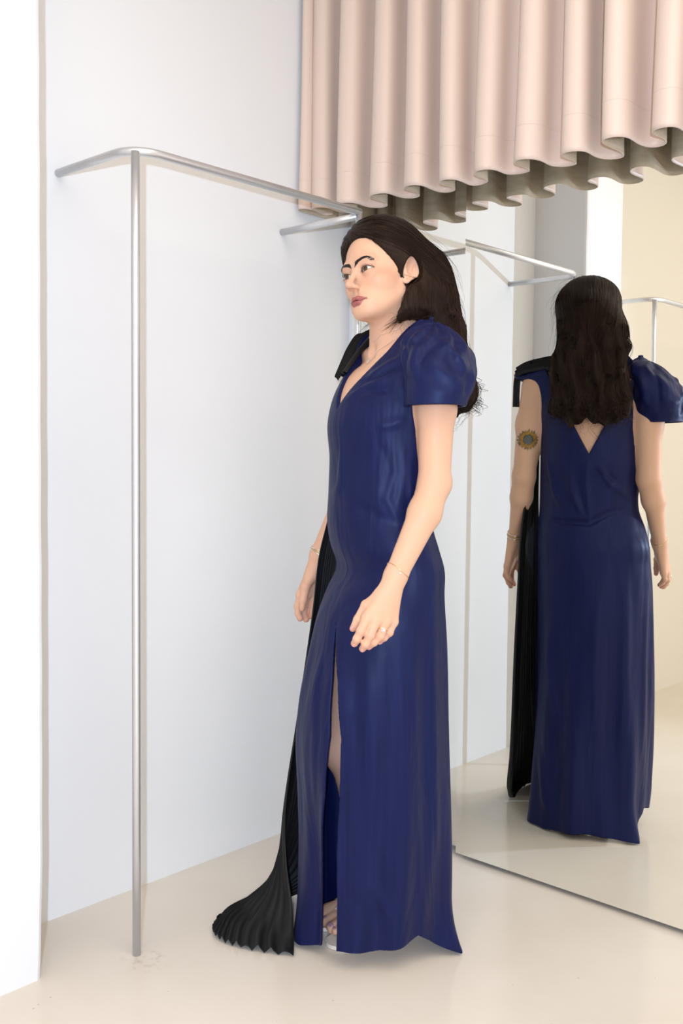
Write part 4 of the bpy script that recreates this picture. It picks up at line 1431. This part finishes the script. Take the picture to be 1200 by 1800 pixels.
n = 230
sel = hr.choice(np.nonzero((to_head(Vh)[:, 1] > -0.01) | (Vh[:, 2] < 1.45))[0], n, replace=False)
st = Vh[sel].copy()
ds = hr.uniform(0.005, 0.011, n).astype(F32)
P = [st.copy()]
p = st.copy()
out = hr.uniform(0.05, 0.40, n).astype(F32)
for i in range(12):
    g = grad(hair_sdf, p); f = flow(p)
    f = f - g * ((f * g).sum(1) * F32(0.9))[:, None] + g * (out * F32(0.75 ** i * 1.4))[:, None] + hr.normal(0, 0.10, (n, 3)).astype(F32)
    f /= np.linalg.norm(f, axis=1)[:, None]
    p = p + f * ds[:, None]
    p = p + g * np.maximum(F32(0.001) - hair_sdf(p), 0)[:, None]
    P.append(p.copy())
P = np.stack(P, 1)
_qe = (to_head(P.reshape(-1, 3).astype(F32)) - _v(0.080, 0.008, -0.001)) / _v(0.028, 0.022, 0.036)
P = P[((_qe ** 2).sum(1) > 1.0).reshape(P.shape[:2]).all(1)]
n = len(P)
R = np.tile(0.00030 * (1 - np.linspace(0, 1, 13) * 0.6), (n, 1))
fly = strand_mesh('flyaway_hair', P, R, M_strand, hair); fly['kind'] = 'stuff'
# fine baby hairs along the forehead hairline and wisps by the neck
wisps = []
for i in range(60):
    t = hr.uniform(-1, 1)
    xh = 0.055 * t
    yh = -0.083 + 0.030 * t * t
    s0 = np.array([xh, yh, -0.018 - yh + 0.026 * math.exp(-(xh / 0.052) ** 4) + 0.004])
    pts = []
    for j in range(13):
        w = j / 12
        pts.append(s0 + np.array([0.010 * np.sign(xh) * w, -0.004 * w + 0.010 * w * w, -0.010 * w * hr.uniform(0.4, 1.0)]))
    pts = np.array(pts, F32)
    for it in range(4):
        g = grad(head_sdf, pts); pts = pts - g * ((head_sdf(pts) / F32(0.85)) - F32(0.0006))[:, None]
    wisps.append(from_head(pts))
for (a, b, c, m_) in [((0.092, -0.010, 1.425), (0.086, -0.038, 1.400), (0.080, -0.062, 1.378), 60), ((0.090, 0.0, 1.44), (0.090, -0.030, 1.415), (0.084, -0.050, 1.392), 60), ((-0.055, -0.010, 1.43), (-0.062, -0.030, 1.405), (-0.072, -0.052, 1.385), 14)]:
    for i in range(m_):
        jt = hr.normal(0, 0.006, (3, 3)); jt[0] *= 0.6
        A_, B_, C_ = np.array(a) + jt[0], np.array(b) + jt[1], np.array(c) + jt[2] * 1.4
        t = np.linspace(0, 1, 13)[:, None]
        wisps.append((1 - t) ** 2 * A_ + 2 * t * (1 - t) * B_ + t * t * C_)
wisps = np.array(wisps)
R = np.tile(0.00028 * (1 - np.linspace(0, 1, 13) * 0.75), (len(wisps), 1))
R[:60] *= 0.6
ws = strand_mesh('hair_wisps', wisps, R, M_strand, hair); ws['kind'] = 'stuff'

# ------------------------------------------------------------------ eyes, brows, lashes
def head_mesh(name, Vh_, F_, mat, parent, smooth=True, attrs=None):
    V = from_head(np.asarray(Vh_, float))
    return fast_mesh(name, V, np.array(F_), mat, parent, smooth, attrs)


M_eye = attr_mat('eye', 0.12, 0.5)


def eyeball(sx):
    c = np.array([EYE[0] * sx, EYE[1], EYE[2]], float)
    gz = np.array([math.sin(math.radians(6)), -1.0, math.sin(math.radians(3))]); gz /= np.linalg.norm(gz)
    a = np.cross(gz, (0, 0, 1.0)); a /= np.linalg.norm(a); b = np.cross(a, gz)
    nr, ns = 40, 40
    V, C, Q = [], [], []
    for i in range(nr + 1):
        ang = math.pi * (i / nr) ** 1.35
        for k in range(ns):
            f = 2 * math.pi * k / ns
            dr = gz * math.cos(ang) + (a * math.cos(f) + b * math.sin(f)) * math.sin(ang)
            rr = EYE_R - 0.0003 + 0.0005 * math.exp(-(ang / 0.42) ** 4)
            V.append(c + dr * rr)
            if ang < 0.17: col = (0.004, 0.003, 0.003)
            elif ang < 0.44: col = (0.085 - 0.02 * math.sin(f * 9), 0.042, 0.016)
            elif ang < 0.50: col = (0.02, 0.011, 0.007)
            else: col = (0.66, 0.60, 0.56)
            C.append((*col, 1))
    for i in range(nr):
        for k in range(ns):
            k2 = (k + 1) % ns
            Q.append((i * ns + k, i * ns + k2, (i + 1) * ns + k2, (i + 1) * ns + k))
    return head_mesh('eye', V, Q, M_eye, person, True, {'tint': np.array(C)})


eyeball(1); eyeball(-1)

M_brow = mat_new('brow_hair', (0.010, 0.006, 0.005), 0.5)


def on_head(pts, off=0.0004, it=5):
    pts = np.array(pts, F32)
    for _ in range(it):
        g = grad(head_sdf, pts)
        pts = pts - g * (head_sdf(pts) / F32(0.85) - F32(off))[:, None]
    return pts.astype(float)


for sx in (1, -1):
    P = []
    for i in range(230):
        t = hr.uniform(0, 1)
        ctr = np.array([0.0065 + 0.040 * t, -0.100 + 0.026 * t ** 2.0, 0.0150 + 0.0100 * math.sin(min(t, 0.75) / 0.75 * math.pi / 2) - 0.007 * max(t - 0.68, 0) / 0.32])
        hh = 0.0046 * (1 - 0.70 * t ** 1.6)
        ctr[2] += hr.uniform(-1, 1) * hh
        ang = math.radians(62 - 70 * t ** 0.6)
        L_ = 0.0068 * (1 - 0.35 * t)
        dr = np.array([math.cos(ang), 0.25, math.sin(ang)]) * L_
        row = [ctr + dr * w for w in np.linspace(0, 1, 5)]
        P += row
    P = np.array(P); P[:, 0] *= sx
    P = on_head(P, 0.0005).reshape(230, 5, 3)
    P = from_head(P.reshape(-1, 3)).reshape(230, 5, 3)
    R = np.tile(np.array([0.00042, 0.00045, 0.0004, 0.0003, 0.0001]), (230, 1))
    e = strand_mesh('eyebrow', P, R, M_brow, person)
    # lashes
    Lp = []
    for i in range(30):
        f = i / 29
        exx = -0.0150 + 0.0305 * f
        pr = max(1 - (exx / 0.0160) ** 2, 0) ** 0.75
        z0 = 0.0058 * pr + exx * 0.10
        y0 = float(EYE[1]) - math.sqrt(max((EYE_R + 0.0018) ** 2 - exx ** 2 - z0 ** 2, 1e-6))
        L_ = 0.0036 + 0.0032 * f
        for w in np.linspace(0, 1, 5):
            Lp.append((sx * (EYE[0] + exx + (f - 0.42) * 0.0055 * w), y0 - L_ * 0.80 * w, z0 + L_ * 0.62 * w * w + 0.0004))
    for i in range(24):
        f = i / 23
        exx = -0.0130 + 0.0270 * f
        pr = max(1 - (exx / 0.0160) ** 2, 0) ** 0.9
        z0 = -0.0050 * pr + exx * 0.10
        y0 = float(EYE[1]) - math.sqrt(max((EYE_R + 0.0018) ** 2 - exx ** 2 - z0 ** 2, 1e-6))
        L_ = 0.0032
        for w in np.linspace(0, 1, 5):
            Lp.append((sx * (EYE[0] + exx + (f - 0.42) * 0.004 * w), y0 - L_ * 0.6 * w, z0 - L_ * 0.7 * w))
    Lp = from_head(np.array(Lp)).reshape(54, 5, 3)
    R = np.tile(np.array([0.00026, 0.00024, 0.0002, 0.00014, 0.00006]), (54, 1))
    R[30:] *= 0.6
    strand_mesh('eyelash', Lp, R, M_brow, person)

# ------------------------------------------------------------------ jewellery
M_gold = mat_new('gold', (0.85, 0.62, 0.30), 0.22, metal=1.0)
M_silver = mat_new('silver', (0.86, 0.84, 0.82), 0.18, metal=1.0)
M_gem = mat_new('clear_stone', (0.93, 0.93, 0.95), 0.05, spec=0.9, metal=0.35)


def ball(name, c, r, mat, parent, sub=2):
    bm = bmesh.new()
    bmesh.ops.create_icosphere(bm, subdivisions=sub, radius=r)
    for v in bm.verts: v.co += Vector(c)
    me = bpy.data.meshes.new(name); bm.to_mesh(me); bm.free()
    for p_ in me.polygons: p_.use_smooth = True
    o = bpy.data.objects.new(name, me); me.materials.append(mat); o.parent = parent
    COL.objects.link(o)
    return o


def ring_pts(c, ax, r, n=40, squash=1.0, wob=0.0):
    ax = np.array(ax, float); ax /= np.linalg.norm(ax)
    u = np.cross(ax, (0, 0.2, 1)); u /= np.linalg.norm(u); w = np.cross(ax, u)
    return [np.array(c) + r * (math.cos(t) * u + squash * math.sin(t) * w) + ax * wob * math.sin(2 * t + 1) for t in np.linspace(0, 2 * math.pi, n, endpoint=False)]


def on_body(pts, off, it=8):
    pts = np.array(pts, F32)
    for _ in range(it):
        g = grad(body_sdf, pts)
        pts = pts - g * ((body_sdf(pts) - F32(off)) * F32(0.8))[:, None]
    return pts.astype(float)


# necklace: fine chain lying on the chest with a star pendant, plus a shorter second strand
PEND = np.array([-0.004, -0.078, 1.327])
t = np.linspace(-1, 1, 61)
chain = np.stack([0.078 * np.sin(t * math.pi / 2 * 1.15), 0.060 - 0.140 * np.cos(t * math.pi / 2 * 1.0) ** 0.9, 1.392 - 0.065 * (1 - np.abs(t)) ** 1.2], 1)
chain = on_body(chain, 0.0010)
for _i in range(6): chain[1:-1] = (chain[:-2] + chain[1:-1] * 2 + chain[2:]) / 4
chain = on_body(chain, 0.0010, 3)
neck = sweep('necklace', chain, 0.0007, M_silver, person, 6)
neck['label'] = 'fine silver chain necklace with a star pendant'
pc = chain[30]
g0 = grad(body_sdf, np.array([pc], F32))[0].astype(float)
u0 = np.cross((0, 0, 1.0), g0); u0 /= np.linalg.norm(u0); w0 = np.cross(g0, u0)
ctr = pc + g0 * 0.0022 - w0 * 0.006
sv = [ctr + g0 * 0.0012] + [ctr + (0.0072 if k % 2 == 0 else 0.0030) * (math.sin(k * math.pi / 5) * u0 + math.cos(k * math.pi / 5) * w0) for k in range(10)] + [ctr - g0 * 0.0010]
sf = [(0, 1 + (k + 1) % 10, 1 + k) for k in range(10)] + [(11, 1 + k, 1 + (k + 1) % 10) for k in range(10)]
mesh_obj('star_pendant', sv, sf, M_silver, neck)
chain2 = np.stack([0.070 * np.sin(t * math.pi / 2 * 1.15), 0.056 - 0.120 * np.cos(t * math.pi / 2) ** 0.9, 1.398 - 0.040 * (1 - np.abs(t)) ** 1.2], 1)
sweep('necklace', on_body(chain2, 0.0008), 0.0004, M_silver, person, 5)

wl, fl_ = np.array(ARM_L['wr']), np.array(ARM_L['fo'])
axl = wl - fl_
bp_ = wl - axl / np.linalg.norm(axl) * 0.008
br = sweep('bracelet', on_body(ring_pts(bp_, axl + np.array((0.0, -0.02, 0.02)), 0.026, 44, 1.0, 0.002), 0.0009), 0.0007, M_gold, person, 6, closed=True)
br['label'] = 'thin gold chain bracelet on the near wrist'
ball('charm', on_body([bp_ + np.array((0.024, -0.008, 0.0))], 0.0016)[0], 0.0021, M_gem, br)
wr_, fr_ = np.array(ARM_R['wr']), np.array(ARM_R['fo'])
axr = wr_ - fr_
for k, (o_, mt_) in enumerate(((0.000, M_silver), (0.005, M_gold), (0.009, M_silver))):
    c_ = wr_ - axr / np.linalg.norm(axr) * (0.002 + o_)
    sweep('bangle', on_body(ring_pts(c_, axr + np.array((0.004 * (k - 1), 0.01 * (k - 1), 0.0)), 0.027, 44, 1.0, 0.001), 0.0014), 0.0011, mt_, person, 6, closed=True)

M_ink = mat_new('faded_ink', (0.10, 0.085, 0.08), 0.6)
sweep('tattoo_line', on_body([(0.175, -0.0422, 1.0237), (0.179, -0.0555, 0.9988), (0.183, -0.0714, 0.9671), (0.187, -0.0844, 0.9379), (0.191, -0.0934, 0.9207)], 0.0001), 0.00045, M_ink, person, 5)
J = HAND_L['ring']
a_, b_ = np.array(J[0]), np.array(J[1])
rc = a_ + (b_ - a_) * 0.52
rg = sweep('ring', on_body(ring_pts(rc, b_ - a_, 0.0098, 32), 0.0006, 6), 0.0009, M_gold, person, 6, closed=True)
rg['label'] = 'gold ring with a round cluster of clear stones'
gem_c = on_body([rc + np.array((0.0085, -0.0035, -0.001))], 0.0030)[0]
ball('gem', gem_c, 0.0031, M_gem, rg, 1)
for k in range(7):
    an = 2 * math.pi * k / 7
    ball('gem', gem_c + np.array((-0.0006, 0.0040 * math.cos(an), 0.0040 * math.sin(an))), 0.0013, M_gem, rg, 1)

for (yy_, zz_) in ((-0.002, -0.0215), (0.005, -0.0175)):
    pe = np.array([[0.076, yy_, zz_]], F32)
    for _ in range(6):
        g = grad(head_sdf, pe); pe = pe - g * (head_sdf(pe) / F32(0.85) - F32(0.0010))[:, None]
    ball('earring', from_head(pe[0]), 0.0014, M_gold, person)

# ------------------------------------------------------------------ nails
M_nail = mat_new('pink_nail', (0.72, 0.36, 0.32), 0.18, spec=0.6)
M_nail2 = mat_new('lilac_nail', (0.44, 0.26, 0.33), 0.15, spec=0.6)


def nail(name, tip, prev, dorsal, w, l, mat):
    tip, prev = np.array(tip), np.array(prev)
    ax_ = (tip - prev) / np.linalg.norm(tip - prev)
    dn = np.array(dorsal, float); dn -= ax_ * (dn @ ax_); dn /= np.linalg.norm(dn)
    sd = np.cross(ax_, dn)
    V, Fc_ = [], []
    nu, nv = 6, 7
    for i in range(nu):
        for k in range(nv):
            s = (i / (nu - 1) - 0.62) * l * 2; f = (k / (nv - 1) - 0.5) * 2
            ww = w * (1 - 0.35 * max(i / (nu - 1) - 0.6, 0) / 0.4 * abs(f))
            V.append(tip + ax_ * (s + 0.002) + sd * ww * f + dn * 0.010)
    V = on_body(V, 0.0007, 6)
    for i in range(nu - 1):
        for k in range(nv - 1):
            Fc_.append((i * nv + k, (i + 1) * nv + k, (i + 1) * nv + k + 1, i * nv + k + 1))
    o = mesh_obj(name, V, Fc_, mat, person, True)
    md = o.modifiers.new('thickness', 'SOLIDIFY'); md.thickness = 0.0008; md.offset = 0
    return o


for H, s in ((HAND_L, 1), (HAND_R, -1)):
    for k in ('thumb', 'index', 'middle', 'ring', 'pinky'):
        j = H[k]
        if k == 'thumb': dors = (0.55 * s, -0.75, 0.2)
        else:
            v1 = np.array(j[3]) - np.array(j[2]); v0 = np.array(j[1]) - np.array(j[0])
            dors = -(np.array(j[3]) - 0.5 * (np.array(j[0]) + np.array(j[2]))) * 0 + np.cross(np.cross(v1, v0), v1)
            dors = dors / (np.linalg.norm(dors) + 1e-9)
        nail('fingernail', j[3], j[2], dors, FR[k][3] * 0.72, 0.0050, M_nail)

# ------------------------------------------------------------------ sandals
M_nude = mat_new('nude_leather', (0.62, 0.50, 0.42), 0.35, spec=0.4)
M_vinyl = mat_new('clear_vinyl', (0.78, 0.72, 0.64), 0.12, spec=0.6)
for Ft, s in ((FOOT_L, 1), (FOOT_R, -1)):
    sd = empty('sandal'); sd.parent = person
    hx_, hy_, _z = Ft['heel']; bx_, by_, _b = Ft['ball']
    ts = foot_parts(Ft, s)
    ang = math.atan2(bx_ - hx_, -(by_ - hy_))
    out_ = []
    Lf = hy_ - by_
    for k in range(48):
        f = 2 * math.pi * k / 48
        lx = math.sin(f); ly = math.cos(f)          # ly=1 front
        fr_l = Lf + 0.062
        yy = hy_ + 0.026 - (ly * 0.5 + 0.5) * (fr_l + 0.030)
        tt = (ly * 0.5 + 0.5)
        half = 0.027 + 0.018 * smooth01(np.array([tt]), 0.3, 0.75)[0]
        half *= (1 - abs(ly) ** 3.5) ** 0.5 if abs(ly) < 1 else 0
        cxm = hx_ + (bx_ - hx_) * tt * 1.15 + 0.004 * s * tt
        out_.append((cxm + lx / max(abs(lx), 1e-6) * half if abs(lx) > 1e-6 else cxm, yy))
    zt = 0.0098
    V = [(x, y, 0.0012) for x, y in out_] + [(x, y, zt) for x, y in out_]
    Fc_ = [tuple(range(47, -1, -1)), tuple(range(48, 96))] + [(k, (k + 1) % 48, 48 + (k + 1) % 48, 48 + k) for k in range(48)]
    mesh_obj('sole', V, Fc_, M_vinyl, sd)
    # toe strap: runs diagonally over the base of the toes, and one between first and second toe
    def strap(pts, w):
        pts = on_body(pts, 0.0014, 6)
        T_ = np.gradient(pts, axis=0); T_ /= np.linalg.norm(T_, axis=1)[:, None]
        g_ = grad(body_sdf, pts.astype(F32)).astype(float)
        S_ = np.cross(T_, g_)
        V_ = np.concatenate([pts + S_ * w, pts - S_ * w])
        n_ = len(pts)
        Fq = [(i, i + 1, n_ + i + 1, n_ + i) for i in range(n_ - 1)]
        o = mesh_obj('strap', V_, Fq, M_nude, sd, True)
        md = o.modifiers.new('thickness', 'SOLIDIFY'); md.thickness = 0.0016; md.offset = 0
    tt_ = np.linspace(0, 1, 16)[:, None]
    A_, B_ = np.array((bx_ - 0.040, by_ + 0.020, 0.028)), np.array((bx_ + 0.040, by_ + 0.020, 0.028))
    M_ = np.array((bx_, by_ + 0.006, 0.075))
    strap((1 - tt_) ** 2 * A_ + 2 * tt_ * (1 - tt_) * M_ + tt_ ** 2 * B_, 0.0032)
    t0, t1 = ts[0], ts[1]
    g1 = (np.array(t0[0]) + np.array(t1[0])) / 2 + np.array((0, -0.020, 0.012))
    g2 = np.array((bx_ + 0.022 * s, by_ + 0.060, 0.070))
    strap((1 - tt_) * g1 + tt_ * g2, 0.0024)
    for i, (a__, mid_, e_, r_) in enumerate(ts):
        nail('toenail', e_, mid_, (0, -0.15, 1), r_ * 0.66, 0.0050 if i == 0 else 0.0032, M_nail2)
